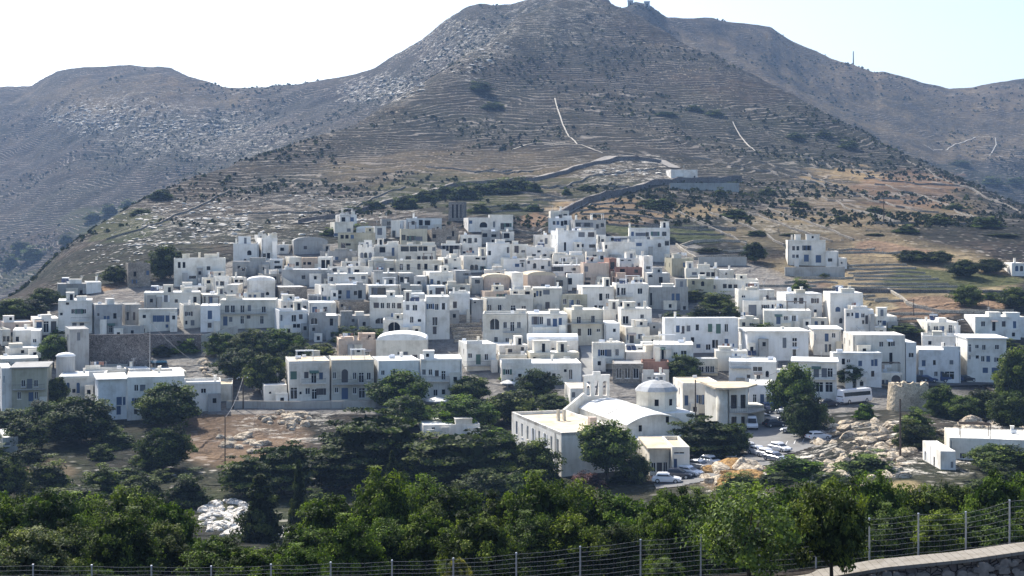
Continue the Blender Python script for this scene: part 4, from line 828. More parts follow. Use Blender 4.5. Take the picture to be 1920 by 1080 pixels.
# ------------------------------------------------------------------ church, long building, corner building
def frame(X,Y,z,th): return Matrix.Translation((X,Y,z))@Matrix.Rotation(th,4,'Z')
def church():
    o=Vector((18.5,222,-36.2)); th=R(16.5); root=empty('church',o,th)
    tag(root,'white church with a conical roofed drum and triple arched bell gable','church')
    H=5.7; W=10; L_=23; hw=MB()
    def gable(y,flip):
        pts=[(0,y,0),(W,y,0),(W,y,H)]+[(W-W*k/12,y,H+1.55*(1-(1-k/6)**2)) for k in range(1,12)]+[(0,y,H)]
        hw.poly(pts if not flip else pts[::-1])
    gable(0,False); gable(L_,True); hw.quad((0,L_,0),(0,0,0),(0,0,H),(0,L_,H)); hw.quad((W,0,0),(W,L_,0),(W,L_,H),(W,0,H))
    hw.box(8.2,15.5,8.5,18.5,0,H+.4); hw.box(-2.2,-.003,0,L_,0,H-1.6)
    hw.box(.6,9.4,-3.2,-.003,0,H-1.9); hw.box(-2.0,.5,-2.0,-.005,0,2.4)
    hw.build('wall',WALL['w'],root)
    rb=MB(); n=12; P=[(-.25+(W+.5)*k/n,H+1.6*(1-(2*k/n-1)**2)+.02) for k in range(n+1)]
    for k in range(n): rb.quad((P[k][0],-.25,P[k][1]),(P[k+1][0],-.25,P[k+1][1]),(P[k+1][0],L_+.2,P[k+1][1]),(P[k][0],L_+.2,P[k][1]))
    for k in range(n): rb.quad((P[k][0],-.25,P[k][1]-.18),(P[k+1][0],-.25,P[k+1][1]-.18),(P[k+1][0],-.25,P[k+1][1]),(P[k][0],-.25,P[k][1]))
    rb.box(8.4,15.3,8.7,18.3,H+.403,H+.5); rb.box(.8,9.2,-3.0,-.2,H-1.897,H-1.8); rb.box(-2,-.2,.2,L_-.2,H-1.597,H-1.55)
    rf=rb.build('roof',plaster('church_roof_coat',(.80,.80,.78),.45),root)
    for y in (5.2,10.4,15.6,20.6):
        sm=MB()
        for k in range(n): sm.quad((P[k][0],y,P[k][1]+.05),(P[k+1][0],y,P[k+1][1]+.05),(P[k+1][0],y+.22,P[k+1][1]+.05),(P[k][0],y+.22,P[k][1]+.05)); sm.quad((P[k][0],y,P[k][1]),(P[k+1][0],y,P[k+1][1]),(P[k+1][0],y,P[k+1][1]+.05),(P[k][0],y,P[k][1]+.05))
        sm.build('roof_seam',WALL['g'],rf)
    db=MB(); c=(10.6,13.6,0); db.lathe([(3.7,H+.4),(3.7,H+3.6),(3.85,H+3.6),(3.85,H+3.85)],c,8); dr=db.build('drum',WALL['w'],root)
    cb=MB(); cb.lathe([(3.95,H+3.86),(3.3,H+4.55),(2.3,H+5.1),(1.2,H+5.45),(.35,H+5.6),(.3,H+6.0),(.02,H+6.1)],c,8); cb.build('cone_roof',plaster('lead_grey_dome_coat',(.50,.51,.52),.5),dr)
    for a in(-112,-68,-22.5):
        t=R(a); w=MB(); T=Matrix.Translation((c[0]+3.43*math.cos(t),c[1]+3.43*math.sin(t),H+1.5))@Matrix.Rotation(t+math.pi/2,4,'Z')
        w.box(-.35,.35,-.012,.1,0,1.1,0,T); w.build('window',M_DARK,dr)
    for (x,z) in((1.9,H-1.1),(6.6,H+.15),(2.0,1.0)):
        w=MB(); w.box(x,x+.55,-.02,.05,z,z+1.0); w.build('window',M_DARK,root)
    for k in range(4):
        w=MB(); w.box(-2.22,-2.15,3+k*5,3.7+k*5,2.2,3.3); w.build('window',M_DARK,root)
    bb=MB(); bx=1.2; M=Matrix.Translation((bx,L_+1.2,0)); Hb=11.0
    wall_panel(bb,M,4.8,Hb,[(.5,1.25,7.6,10.2,True),(1.95,2.8,7.6,10.4,True),(3.5,4.3,7.6,10.2,True)],0,0,.55)
    M2=Matrix.Translation((bx+4.8,L_+1.75,0))@Matrix.Rotation(math.pi,4,'Z'); wall_panel(bb,M2,4.8,Hb,[(.5,1.3,7.6,10.2,True),(2.0,2.85,7.6,10.4,True),(3.55,4.3,7.6,10.2,True)],0,0,.0)
    bb.box(bx-.1,bx+4.9,L_+1.15,L_+1.8,Hb+.003,Hb+.3); bb.box(bx+1.7,bx+3.1,L_+1.2,L_+1.75,Hb+.303,Hb+.9)
    bg=bb.build('bell_gable',WALL['w'],root)
    for k in range(3):
        b=MB(); b.lathe([(.26,0),(.24,.1),(.16,.35),(.05,.42)],(bx+.88+k*1.52,L_+1.47,9.0),10); b.build('bell',M_IRON,bg)
    wb=MB()     # sloping parapet running up to the bell gable
    n0=Vector((-4.5,L_-2,5.2)); n1=Vector((bx,L_+1.4,8.2))
    d=(n1-n0); s=Vector((-d.y,d.x,0)).normalized()*.25
    wb.poly([n0-s,n1-s,n1+s,n0+s]); wb.poly([(n0-s)-Vector((0,0,5.5)),(n1-s)-Vector((0,0,8.2)),n1-s,n0-s][::1]); wb.poly([(n0+s)-Vector((0,0,5.5)),n0+s,n1+s,(n1+s)-Vector((0,0,8.2))]); wb.poly([(n0-s)-Vector((0,0,5.5)),n0-s,n0+s,(n0+s)-Vector((0,0,5.5))])
    wb.build('sloping_parapet',WALL['w'],root)
church()
def long_building():
    root=empty('long_house',(7.4,208,-37.2),R(17)); tag(root,'long two storey white building with flat tan roof and tall left side windows','house')
    H=7.5; W=9.6; L_=25.5; hw=MB()
    side=[(1.2+k*3.0,2.15+k*3.0,4.1,6.3,False) for k in range(8)]+[(1.4+k*3.0,2.2+k*3.0,1.3,2.9,False) for k in range(8)]
    side=[(L_-q[1],L_-q[0],q[2],q[3],False) for q in side]; side.sort()
    Ms=Matrix.Translation((0,L_,0))@Matrix.Rotation(-math.pi/2,4,'Z')
    wall_panel(hw,Ms,L_,H,side); wall_panel(hw,Matrix.Identity(4),W,H,[]); hw.quad((W,0,0),(W,L_,0),(W,L_,H),(W,0,H)); hw.quad((W,L_,0),(0,L_,0),(0,L_,H),(W,L_,H))
    t=.3;pr=.5
    for (a,b,c,d) in((0,W,0,t),(0,W,L_-t,L_),(0,t,t,L_-t),(W-t,W,t,L_-t)): hw.box(a,b,c,d,H-pr+.01,H)
    hw.box(W+.003,W+2.6,6,L_,0,H-.9)
    hw.build('wall',WALL['w'],root)
    rb=MB(); rb.quad((t,t,H-pr),(W-t,t,H-pr),(W-t,L_-t,H-pr),(t,L_-t,H-pr)); rf=rb.build('roof',ROOF['t'],root)
    for q in side: make_window('window',Ms,q[0],q[1],q[2],q[3],root,False,'',rng,True)
    for x in(4.9,5.9): b=MB(); b.box(x,x+.35,L_*.62,L_*.62+.8,H-pr,H+1.3); b.build('chimney',WALL['c'],rf)
    b=MB(); b.box(7.2,8.3,7,8.2,H-pr,H+1.1); b.build('stair_hatch',WALL['t'],rf)
    p=MB(); p.tube((-.1,2.6,0.5),(-.1,2.6,H-.4),.06); p.build('drain_pipe',M_GREY,root)
long_building()
def corner_building():
    Y=248; x0=XY(1348,Y)[0]; root=empty('corner_house',(x0,Y,-35.6),R(8)); tag(root,'curved corner house with bare concrete column and thin tan roof slab','house')
    H=8.0; W=5.4; D=9; hw=MB()
    wall_panel(hw,Matrix.Translation((1.9,0,0)),W-1.9,H,[(.3,1.5,4.4,6.9,False),(2.1,3.1,4.4,6.9,False),(.4,1.4,.8,3.0,False),(2.2,3.0,.8,3.0,False)],0,0,.9)
    hw.box(0.0,1.89,.6,D,0,H); hw.quad((W,0,0),(W,D,0),(W,D,H),(W,0,H)); hw.quad((W,D,0),(1.9,D,0),(1.9,D,H),(W,D,H)); hw.box(W+.003,W+4.5,4.5,D,0,H-3.6)
    hw.build('wall',WALL['c'],root)
    cb=MB(); cb.lathe([(1.15,0),(1.15,H)],(1.0,1.1,0),20); cb.build('column',WALL['c'],root,True)
    rb=MB(); pts=[(-.8,-.4),(.6,-1.1),(3.0,-1.2),(5.2,-.2),(8.6,4.5),(7.4,D),(-.6,D+1)]
    rb.poly([(x,y,H+.3) for x,y in pts]); rb.poly([(x,y,H+.003) for x,y in pts[::-1]])
    for k in range(len(pts)): a=pts[k]; b=pts[(k+1)%len(pts)]; rb.quad((*a,H+.003),(*b,H+.003),(*b,H+.3),(*a,H+.3))
    rb.build('roof',ROOF['t'],root)
    for a,b,c,d in((2.2,3.4,4.4,6.9),(4.0,5.0,4.4,6.9),(2.3,3.3,.8,3.0),(4.1,4.9,.8,3.0)):
        w=MB(); w.box(a,b,.6,.7,c,d); w.build('window',M_GLASS,root)
    bb=MB(); bb.poly([(1.9,-.02,3.9),(5.4,-1.2,3.9),(9.4,2.2,3.9),(9.4,4.4,3.9),(5.42,4.4,3.9),(5.42,-.02,3.9)]); bb.poly([(1.9,-.02,3.7),(5.42,-.02,3.7),(5.42,4.4,3.7),(9.4,4.4,3.7),(9.4,2.2,3.7),(5.4,-1.2,3.7)])
    for a,b in(((1.9,-.02),(5.4,-1.2)),((5.4,-1.2),(9.4,2.2)),((9.4,2.2),(9.4,4.4))): bb.quad((*a,3.7),(*b,3.7),(*b,3.9),(*a,3.9))
    bo=bb.build('balcony',M_CONC,root); rl=MB()
    for a,b in(((1.9,-.1),(5.4,-1.15)),((5.4,-1.15),(9.35,2.2))):
        n=12
        for k in range(n+1): t=k/n; x=a[0]+(b[0]-a[0])*t; y=a[1]+(b[1]-a[1])*t; rl.tube((x,y,3.9),(x,y,4.8),.02,.02,4)
        rl.tube((*a,4.8),(*b,4.8),.03,.03,5)
    rl.build('railing',M_IRON,bo)
corner_building()
def windmill():
    px,Y=1703,262; g=G3(px,Y,0); zt=P3(px,719,Y).z; H=zt-g.z+.6; root=empty('ruined_windmill',(g.x,g.y,g.z-.6)); tag(root,'ruined round stone windmill tower with a broken rim on the rocky knoll','windmill')
    n=40; r=random.Random(5); mb=MB(); rows=10
    top=[H+(-.9 if 3<k<9 else 0)+(.5 if 26<k<31 else 0)+(.55 if 33<k<36 else 0)+r.uniform(-.28,.2) for k in range(n)]
    for j in range(rows+1):
        for k in range(n):
            t=2*math.pi*k/n; q=j/rows; rr=4.0-.35*q+r.uniform(-.04,.04); mb.v.append((rr*math.cos(t),rr*math.sin(t),top[k]*q))
    for k in range(n):
        t=2*math.pi*k/n; mb.v.append((2.9*math.cos(t),2.9*math.sin(t),top[k]-.02))
    for k in range(n):
        t=2*math.pi*k/n; mb.v.append((2.9*math.cos(t),2.9*math.sin(t),1.5))
    for j in range(rows+2):
        for k in range(n): mb.f.append((j*n+k,j*n+(k+1)%n,(j+1)*n+(k+1)%n,(j+1)*n+k)); mb.m.append(0)
    mb.build('wall',stone('windmill_masonry',(.78,.66,.48),(.58,.48,.34),(.40,.33,.24),2.6,1.6),root)
    for k,(a,s) in enumerate(((.2,.5),(.9,.35),(-.5,.45),(1.5,.3))):
        b=MB(); x=3.35*math.sin(a); y=-3.35*math.cos(a); b.box(x-s,x+s,y-s*.7,y+s*.7,H-.3,H+s*.9); b.build('loose_block',M_DRY,root)
windmill()
# ------------------------------------------------------------------ walls, paths, roads
def resample(pts,step):
    out=[]
    for a,b in zip(pts[:-1],pts[1:]):
        n=max(1,int(math.hypot(b[0]-a[0],b[1]-a[1])/step))
        out+=[(a[0]+(b[0]-a[0])*k/n,a[1]+(b[1]-a[1])*k/n) for k in range(n)]
    return out+[pts[-1]]
def photo_line(pts,y0=190): return [XY(px,invY(px,py,y0)) for px,py in pts]
def field_wall(pts,h,t,mat,label,cat='wall',group=None,y0=190,name='stone_wall',world=False,cap=None,step=2.0,jag=.12,flat=False):
    q=pts if world else photo_line(pts,y0); q=resample(q,step); mb=MB(); r=random.Random(int(q[0][0]*9+q[0][1])); L_=[];Rr=[];zg=[ground(*p) for p in q]
    ztop=[z+h+r.uniform(-jag,jag) for z in zg]
    if flat: m=max(zg)+h*0.35; ztop=[m]*len(q)
    n=len(q)
    for i,p in enumerate(q):
        a=q[max(i-1,0)]; b=q[min(i+1,n-1)]; d=Vector((b[0]-a[0],b[1]-a[1])).normalized(); nn=Vector((-d.y,d.x))*t/2
        mb.v+=[(p[0]-nn.x,p[1]-nn.y,zg[i]-1.5),(p[0]-nn.x,p[1]-nn.y,ztop[i]),(p[0]+nn.x,p[1]+nn.y,ztop[i]),(p[0]+nn.x,p[1]+nn.y,zg[i]-1.5)]
    for i in range(n-1):
        k=4*i
        for a in range(3): mb.f.append((k+a,k+4+a,k+5+a,k+1+a)); mb.m.append(1 if (a==1 and cap) else 0)
    mb.f.append((0,1,2,3)); mb.m.append(0); k=4*(n-1); mb.f.append((k+3,k+2,k+1,k)); mb.m.append(0)
    o=mb.build(name,[mat,cap] if cap else mat); tag(o,label,cat,group); return o
def ribbon(pts,w,mat,name,kind='structure',y0=190,off=.12,step=3,world=False,seg=5):
    q=pts if world else photo_line(pts,y0); q=resample(q,step); mb=MB(); n=len(q)
    for i,p in enumerate(q):
        a=q[max(i-1,0)]; b=q[min(i+1,n-1)]; d=Vector((b[0]-a[0],b[1]-a[1])).normalized(); nn=Vector((-d.y,d.x))
        zc=max(ground(p[0]+nn.x*w*s,p[1]+nn.y*w*s) for s in(-.5,0,.5))
        for s in range(seg):
            u=(s/(seg-1)-.5)*w; x,y=p[0]+nn.x*u,p[1]+nn.y*u; mb.v.append((x,y,max(ground(x,y)+off,zc+off-.5)))
    for i in range(n-1):
        for s in range(seg-1): k=i*seg+s; mb.f.append((k,k+1,k+seg+1,k+seg)); mb.m.append(0)
    o=mb.build(name,mat); tag(o,kind=kind); return o
M_ROAD=simple('asphalt',(.10,.10,.10),.9,0,.25,.6); M_PATH=simple('pale_path_gravel',(.50,.46,.39),.95,0,.3,.8); M_DIRT=simple('dirt_road',(.33,.30,.26),.95,0,.3,.5)
M_LOT=simple('car_park_asphalt',(.22,.215,.205),.9,0,.22,.35)
ribbon([(560,432),(650,402),(720,380),(800,362),(850,348),(930,340),(1000,336),(1050,322),(1100,308),(1150,299),(1200,300),(1240,306),(1265,318)],6,M_DIRT,'mountain_road',y0=470,off=.4)
ribbon([(1040,410),(1062,396),(1100,376),(1160,360),(1230,346),(1300,340),(1392,338)],6,M_DIRT,'mountain_road',y0=440,off=.4)
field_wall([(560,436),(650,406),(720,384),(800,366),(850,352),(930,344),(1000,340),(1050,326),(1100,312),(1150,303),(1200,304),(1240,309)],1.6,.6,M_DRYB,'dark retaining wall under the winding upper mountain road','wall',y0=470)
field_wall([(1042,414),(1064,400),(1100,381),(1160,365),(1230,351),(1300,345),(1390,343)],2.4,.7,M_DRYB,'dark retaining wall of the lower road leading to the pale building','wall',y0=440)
for pts,w in (([(1040,184),(1046,205),(1056,232),(1068,258),(1082,275)],1.6),([(1374,235),(1388,255),(1402,272),(1420,288)],1.6),([(1731,275),(1750,285),(1790,274),(1830,264),(1866,264)],2.2),([(1866,264),(1868,276),(1856,294)],2),([(700,192),(745,172),(790,148)],2.2),([(960,278),(1000,268),(1060,270)],1.6),([(1130,292),(1090,276),(1020,272)],1.6)):
    ribbon(pts,w*.5,M_PATH,'path',y0=480,off=.5,step=5)
ribbon([(1092,742),(1098,715),(1106,695),(1112,670),(1108,650)],5,M_ROAD if False else simple('grey_paved_ramp',(.30,.30,.29),.9,0,.2,.8),'stepped_ramp',off=.25,step=1.5)
# car park sheet
def car_park():
    poly=[(1398,858),(1398,806),(1405,778),(1440,772),(1446,762),(1470,760),(1492,775),(1545,808),(1556,826),(1500,846),(1470,852),(1452,872),(1400,874),(1330,900),(1270,912),(1230,915),(1230,890),(1292,880),(1340,858)]
    pw=[XY(x,invY(x,y)) for x,y in poly]; xs=[p[0] for p in pw]; ys=[p[1] for p in pw]
    def inside(x,y):
        c=False
        for i in range(len(pw)):
            a=pw[i];b=pw[i-1]
            if (a[1]>y)!=(b[1]>y) and x<(b[0]-a[0])*(y-a[1])/(b[1]-a[1])+a[0]: c=not c
        return c
    mb=MB(); s=.8; x=min(xs)
    while x<max(xs):
        y=min(ys)
        while y<max(ys):
            if inside(x+s/2,y+s/2): mb.quad(*[(x+a*s,y+b*s,ground(x+a*s,y+b*s)+.10) for a,b in((0,0),(1,0),(1,1),(0,1))])
            y+=s
        x+=s
    o=mb.build('car_park',M_LOT,None,True); tag(o,kind='structure')
    ln=MB()
    for i in range(6):
        x0,y0_=XY(1440+i*16,invY(1440+i*16,842-i*3)); 
        ln.quad(*[(x0+a,y0_+b,ground(x0+a,y0_+b)+.13) for a,b in((0,0),(.12,0),(1.3,4.2),(1.18,4.2))])
    o=ln.build('parking_lines',simple('white_road_paint',(.72,.72,.70),.8)); tag(o,kind='structure')
car_park()
ribbon([(1648,722),(1700,722),(1780,720),(1840,718),(1900,717),(1930,716)],6,M_ROAD,'road',off=.15)
ribbon([(430,757),(500,757),(600,757),(700,757),(760,765)],5,simple('road_concrete',(.40,.39,.37),.9,0,.2,.5),'road',off=.15)
ribbon([(1560,742),(1500,752),(1460,762)],5,M_ROAD,'road',off=.15)
field_wall([(425,764),(480,764),(540,765),(620,765),(690,764),(705,763)],1.4,.5,M_CONC,'long grey concrete retaining wall under the two storey street terrace','wall',cap=M_WALLTOP,jag=.02)
def tall_wall(x0,x1,yt,yb,mat,label,dY=0,th=.0,top=None):
    """retaining wall whose face stands from yb up to yt"""
    Y=invY((x0+x1)/2,yb)+dY; a=P3(x0,yt,Y); b=P3(x1,top if top else yt,Y+th); mb=MB(); zb=min(ground(a.x,a.y),ground(b.x,b.y))-1
    t=.7
    mb.quad((a.x,a.y,zb),(b.x,b.y,zb),b,a); mb.quad(a,b,b+Vector((0,t,0)),a+Vector((0,t,0))); mb.quad((b.x,b.y,zb),(b.x,b.y+t,zb),b+Vector((0,t,0)),b); mb.quad((a.x,a.y+t,zb),(a.x,a.y,zb),a,a+Vector((0,t,0))); mb.quad((b.x,b.y+t,zb),(a.x,a.y+t,zb),a+Vector((0,t,0)),b+Vector((0,t,0)))
    o=mb.build('retaining_wall',mat); tag(o,label,'retaining wall'); return o
tall_wall(377,445,629,662,M_CONC,'smooth grey curved retaining wall below the long two storey house',0,9,610)
tall_wall(445,532,609,636,M_CONC,'grey concrete retaining wall with a light top under the long grey white house',9,2,612)
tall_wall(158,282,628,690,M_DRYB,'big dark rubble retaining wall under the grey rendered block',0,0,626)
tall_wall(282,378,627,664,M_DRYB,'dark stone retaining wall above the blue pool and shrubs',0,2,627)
tall_wall(1472,1584,501,517,M_CONC,'curved grey retaining wall under the lone terrace house',0,-2,500)
tall_wall(170,238,683,697,M_CONC,'low blue grey wall behind the white parapet house',2)
tall_wall(1256,1386,343,360,WALL['g'],'bluish rock retaining face under the pale road building',2)
tall_wall(1310,1400,482,498,M_CONC,'short plain grey wall below the oval terrace',0)
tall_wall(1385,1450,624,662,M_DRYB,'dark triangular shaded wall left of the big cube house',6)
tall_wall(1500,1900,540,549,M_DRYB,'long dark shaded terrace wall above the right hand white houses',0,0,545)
tall_wall(1730,1890,704,722,M_DRY,'stone roadside wall below the three storey house',-4) if False else None
# low sunny field walls, terraces
GT='dry stone terrace walls on the fields'
def terr(pts,h=.5,mat=None,y0=330,lab='low dry stone terrace wall among the brown stepped fields right of the village',t=.5): field_wall(pts,h,t,mat or M_DRY,lab,'terrace wall',GT+(' right of the village' if 'right of' in lab else ' '+lab.split()[-1]),y0,name='terrace_wall',step=3)
for i,(y,a,b) in enumerate(((498,1588,1700),(505,1592,1718),(512,1590,1735),(519,1600,1745),(526,1602,1760),(533,1590,1778),(540,1560,1800),(566,1640,1700),(470,1552,1640),(476,1560,1700),(590,1625,1760),(583,1800,1880),(548,1700,1900),(556,1560,1640),(522,1490,1600),(530,1470,1570),(538,1420,1530),(562,1620,1665),(600,1660,1730))):
    r=random.Random(i); terr([(a+(b-a)*k/4,y+r.uniform(-1.5,1.5)) for k in range(5)])
terr([(1665,546),(1690,560),(1700,570),(1725,578),(1760,586),(1850,587),(1900,586)],.7)
terr([(1700,572),(1712,576),(1740,580)],.7)
LB='low dry stone terrace wall on the tan field slopes above the upper houses'
for i,(p) in enumerate(([(1080,390),(1120,385),(1170,382),(1215,385)],[(1075,396),(1130,393),(1190,396),(1240,402)],[(1090,403),(1150,402),(1210,408),(1270,418)],[(1120,412),(1180,415),(1240,424)],[(1140,422),(1200,425),(1290,430),(1380,434)],[(1260,428),(1330,427),(1380,430)],[(1255,438),(1320,440),(1370,442)],[(900,390),(960,386),(1010,384)],[(880,398),(940,396),(1020,393)],[(1000,376),(1040,374)],[(1290,412),(1350,436),(1400,460)],[(1330,400),(1400,425),(1470,462)],[(1380,395),(1460,420),(1560,455)],[(1400,385),(1500,398),(1590,412)],[(1440,395),(1520,420),(1600,452)],[(1190,368),(1270,398),(1330,425)],[(1215,380),(1260,400)],[(960,432),(1000,438),(1030,428),(1034,412)],[(958,446),(1000,444)],[(965,456),(1005,452)])):
    rw=random.Random(int(p[0][0]*3)); p2=[]
    for (ax,ay),(bx,by) in zip(p[:-1],p[1:]): p2+=[(ax,ay)]+[(ax+(bx-ax)*t/4+rw.uniform(-3,3),ay+(by-ay)*t/4+rw.uniform(-1.6,1.6)) for t in range(1,4)]
    terr(p2+[p[-1]],.6,M_DRYM,395,LB)
LC='pale oval garden wall round the dark threshing terrace'
for p in([(1275,462),(1300,455),(1350,452),(1400,456)],[(1275,462),(1290,468),(1320,473),(1365,474),(1405,470)],[(1268,460),(1285,474),(1305,486)],[(1300,486),(1350,483),(1398,482)]): terr(p,.8,None,380,LC)
LD='long pale boundary wall line climbing the mountain slope'
for p in([(1520,345),(1600,375),(1680,392),(1760,400)],[(1460,330),(1560,355),(1640,378),(1720,384)],[(1620,340),(1700,348),(1800,352)],[(1640,352),(1730,372),(1850,420)],[(1540,375),(1620,400),(1720,430),(1840,470)],[(1600,395),(1700,425),(1800,458)],[(1640,420),(1720,446),(1790,470)],[(1420,305),(1500,330),(1560,350)],[(1700,300),(1800,350),(1900,390)],[(1750,330),(1850,370),(1915,400)],[(1560,300),(1640,340)],[(1300,300),(1380,318),(1460,335)],[(1490,290),(1560,322)],[(640,400),(700,372),(760,352)],[(200,455),(300,420),(430,360)],[(620,395),(520,400),(440,402)],[(1230,318),(1120,330),(1050,352)],[(1010,350),(1100,352),(1180,350)],[(900,352),(980,362),(1060,372)],[(800,312),(880,318),(960,316)],[(1000,320),(950,326),(890,322)]):
    rw=random.Random(int(p[0][0])); p2=[]
    for (ax,ay),(bx,by) in zip(p[:-1],p[1:]): p2+=[(ax,ay)]+[(ax+(bx-ax)*t/5+rw.uniform(-4,4),ay+(by-ay)*t/5+rw.uniform(-2.5,2.5)) for t in range(1,5)]
    field_wall(p2+[p[-1]],.7,.4,M_DRYM,LD,'terrace wall','boundary walls on the mountain',470,name='terrace_wall',step=5)
# stairs/terraced garden left of centre (835-905, 600-650)
LE='low stone step wall of the rubble garden between the central houses'
for i,y in enumerate((606,613,620,627,634,641)): terr([(842+i*2,y),(870,y-2),(903,y-3)],.7,M_DRY,300,LE)
LF='low whitish step wall in the stepped lane of the upper centre'
for i,y in enumerate((461,466,471,476,481)): terr([(950+i*7,y),(985+i*6,y+2),(1030,y+6)],.6,WALL['w'],360,LF)
# ------------------------------------------------------------------ fence and roadside wall nearest the camera
def fence():
    root=empty('wire_fence',G3(1100,48)); root.location=(0,0,0); tag(root,'long wire fence on steel posts crossing the bottom of the view','fence')
    pxs=[-280,-160,-50,62,172,284,396,508,620,735,850,968,1088,1201,1314,1424,1530,1630,1722,1811,1893,1975,2060,2150]
    tops=np.interp(pxs,[-300,0,400,850,968,1088,1201,1424,1630,1722,1811,1893,2150],[1060,1058,1062,1047,1037,1025,1012,992,972,963,960,938,905])
    P=[]
    for px,ty in zip(pxs,tops):
        g=G3(px,48,-.2); top=P3(px,ty,48); m=MB(); m.tube(g,top,.032,.028,7); m.tube(top,top+Vector((0,0,.02)),.04,.03,7); m.build('post',M_METAL,root); P.append((g,top))
    for k in range(9):
        m=MB(); t=k/8
        for (g0,t0),(g1,t1) in zip(P[:-1],P[1:]):
            a=(g0+Vector((0,0,.25))).lerp(t0-Vector((0,0,.04)),t); b=(g1+Vector((0,0,.25))).lerp(t1-Vector((0,0,.04)),t); mid=(a+b)/2-Vector((0,0,.03))
            m.tube(a,mid,.006,.006,4,0,False); m.tube(mid,b,.006,.006,4,0,False)
        m.build('wire',M_WIRE,root)
    m=MB()
    for (g0,t0),(g1,t1) in zip(P[:-1],P[1:]):
        for s in range(1,9):
            u=s/9; a=(g0+Vector((0,0,.25))).lerp(g1+Vector((0,0,.25)),u); b=(t0-Vector((0,0,.04))).lerp(t1-Vector((0,0,.04)),u); m.tube(a,b,.0022,.0022,3,0,False)
    m.build('mesh_wires',M_WIRE,root)
fence()
def road_wall():
    r=random.Random(3); pxs=np.arange(1474,2400,14.0); yt=np.interp(pxs,[1330,1512,1655,1809,1920,2400],[1112,1094,1069,1054,1038,982])
    mb=MB(); n=len(pxs); rows=5
    Yf,Yb=46.05,46.95
    for px,y in zip(pxs,yt):
        a=P3(px,y,Yf); b=P3(px,y,Yf); b.y=Yb; b.x=a.x*Yb/Yf
        for j in range(rows+1): z=a.z-2.6*(1-j/rows); mb.v.append((a.x,Yf+r.uniform(-.04,.04)-(.12*(1-j/rows)),z))
        mb.v.append((b.x,Yb,a.z)); mb.v.append((b.x,Yb,a.z-2.6))
    w=rows+3
    for i in range(n-1):
        for j in range(w-1): k=i*w+j; mb.f.append((k,k+w,k+w+1,k+1)); mb.m.append(0)
    root=mb.build('roadside_wall',stone('roadside_rubble',(.34,.29,.24),(.19,.16,.15),(.05,.045,.045),3.6,1.5)); tag(root,'rough stone roadside wall with pale coping at the lower right corner','wall')
    cb=MB()
    for i in range(n-1):
        a=P3(pxs[i],yt[i],Yf); b=P3(pxs[i+1],yt[i+1],Yf); 
        q=[(a.x,Yf-.14,a.z+.01),(b.x-.01,Yf-.14,b.z+.01),(b.x-.01,Yb+.1,b.z+.01),(a.x,Yb+.1,a.z+.01)]; up=Vector((0,0,.11))
        cb.poly([Vector(p)+up for p in q]); cb.quad(q[0],q[1],Vector(q[1])+up,Vector(q[0])+up); cb.quad(q[3],Vector(q[3])+up,Vector(q[2])+up,q[2])
    cb.build('coping',M_WALLTOP,root)
    # face stones set in the wall
    fs=MB()
    for k in range(420):
        px=r.uniform(1500,2300); y=np.interp(px,[1330,1512,1655,1809,1920,2400],[1112,1094,1069,1054,1038,982]); a=P3(px,y,Yf); zz=a.z-r.uniform(.15,2.0); s=r.uniform(.10,.22); h=s*r.uniform(.45,.8)
        pts=[]; 
        for (u,v) in((-1,-.8),(-.4,-1),(.6,-.95),(1,-.3),(.9,.7),(.2,1),(-.7,.9),(-1,.2)): pts.append((a.x+u*s*r.uniform(.8,1.1),zz+v*h*r.uniform(.8,1.1)))
        yy=Yf-.12-r.uniform(.02,.08); fs.poly([(p[0],yy,p[1]) for p in pts])
        for i in range(8): p,q=pts[i],pts[(i+1)%8]; fs.quad((p[0],yy+.2,p[1]),(q[0],yy+.2,q[1]),(q[0],yy,q[1]),(p[0],yy,p[1]))
    fs.build('face_stones',simple('pale_face_stone',(.36,.32,.28),.95,0,.55,3),root)
road_wall()
# ------------------------------------------------------------------ vegetation
def leafmat():
    m=bpy.data.materials.new('foliage'); m.use_nodes=True; nt=m.node_tree; nt.nodes.clear()
    o=nt.nodes.new('ShaderNodeOutputMaterial'); a=nd(nt,'ShaderNodeAttribute',attribute_name='tone'); oi=nt.nodes.new('ShaderNodeObjectInfo')
    sp=nt.nodes.new('ShaderNodeSeparateColor'); nt.links.new(a.outputs['Color'],sp.inputs[0])
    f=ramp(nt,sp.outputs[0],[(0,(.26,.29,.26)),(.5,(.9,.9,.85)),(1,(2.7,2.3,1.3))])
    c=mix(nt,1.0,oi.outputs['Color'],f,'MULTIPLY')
    d=nt.nodes.new('ShaderNodeBsdfPrincipled'); nt.links.new(c,d.inputs['Base Color']); d.inputs['Roughness'].default_value=.7; d.inputs['Specular IOR Level'].default_value=.12
    t=nt.nodes.new('ShaderNodeBsdfTranslucent'); nt.links.new(mix(nt,1.0,c,(1.3,1.5,.6),'MULTIPLY'),t.inputs['Color'])
    x=nt.nodes.new('ShaderNodeMixShader'); x.inputs[0].default_value=.22; nt.links.new(d.outputs[0],x.inputs[1]); nt.links.new(t.outputs[0],x.inputs[2]); nt.links.new(x.outputs[0],o.inputs[0]); return m
M_LEAF=leafmat(); M_BARK=simple('bark',(.10,.08,.06),.95,0,.4,8)
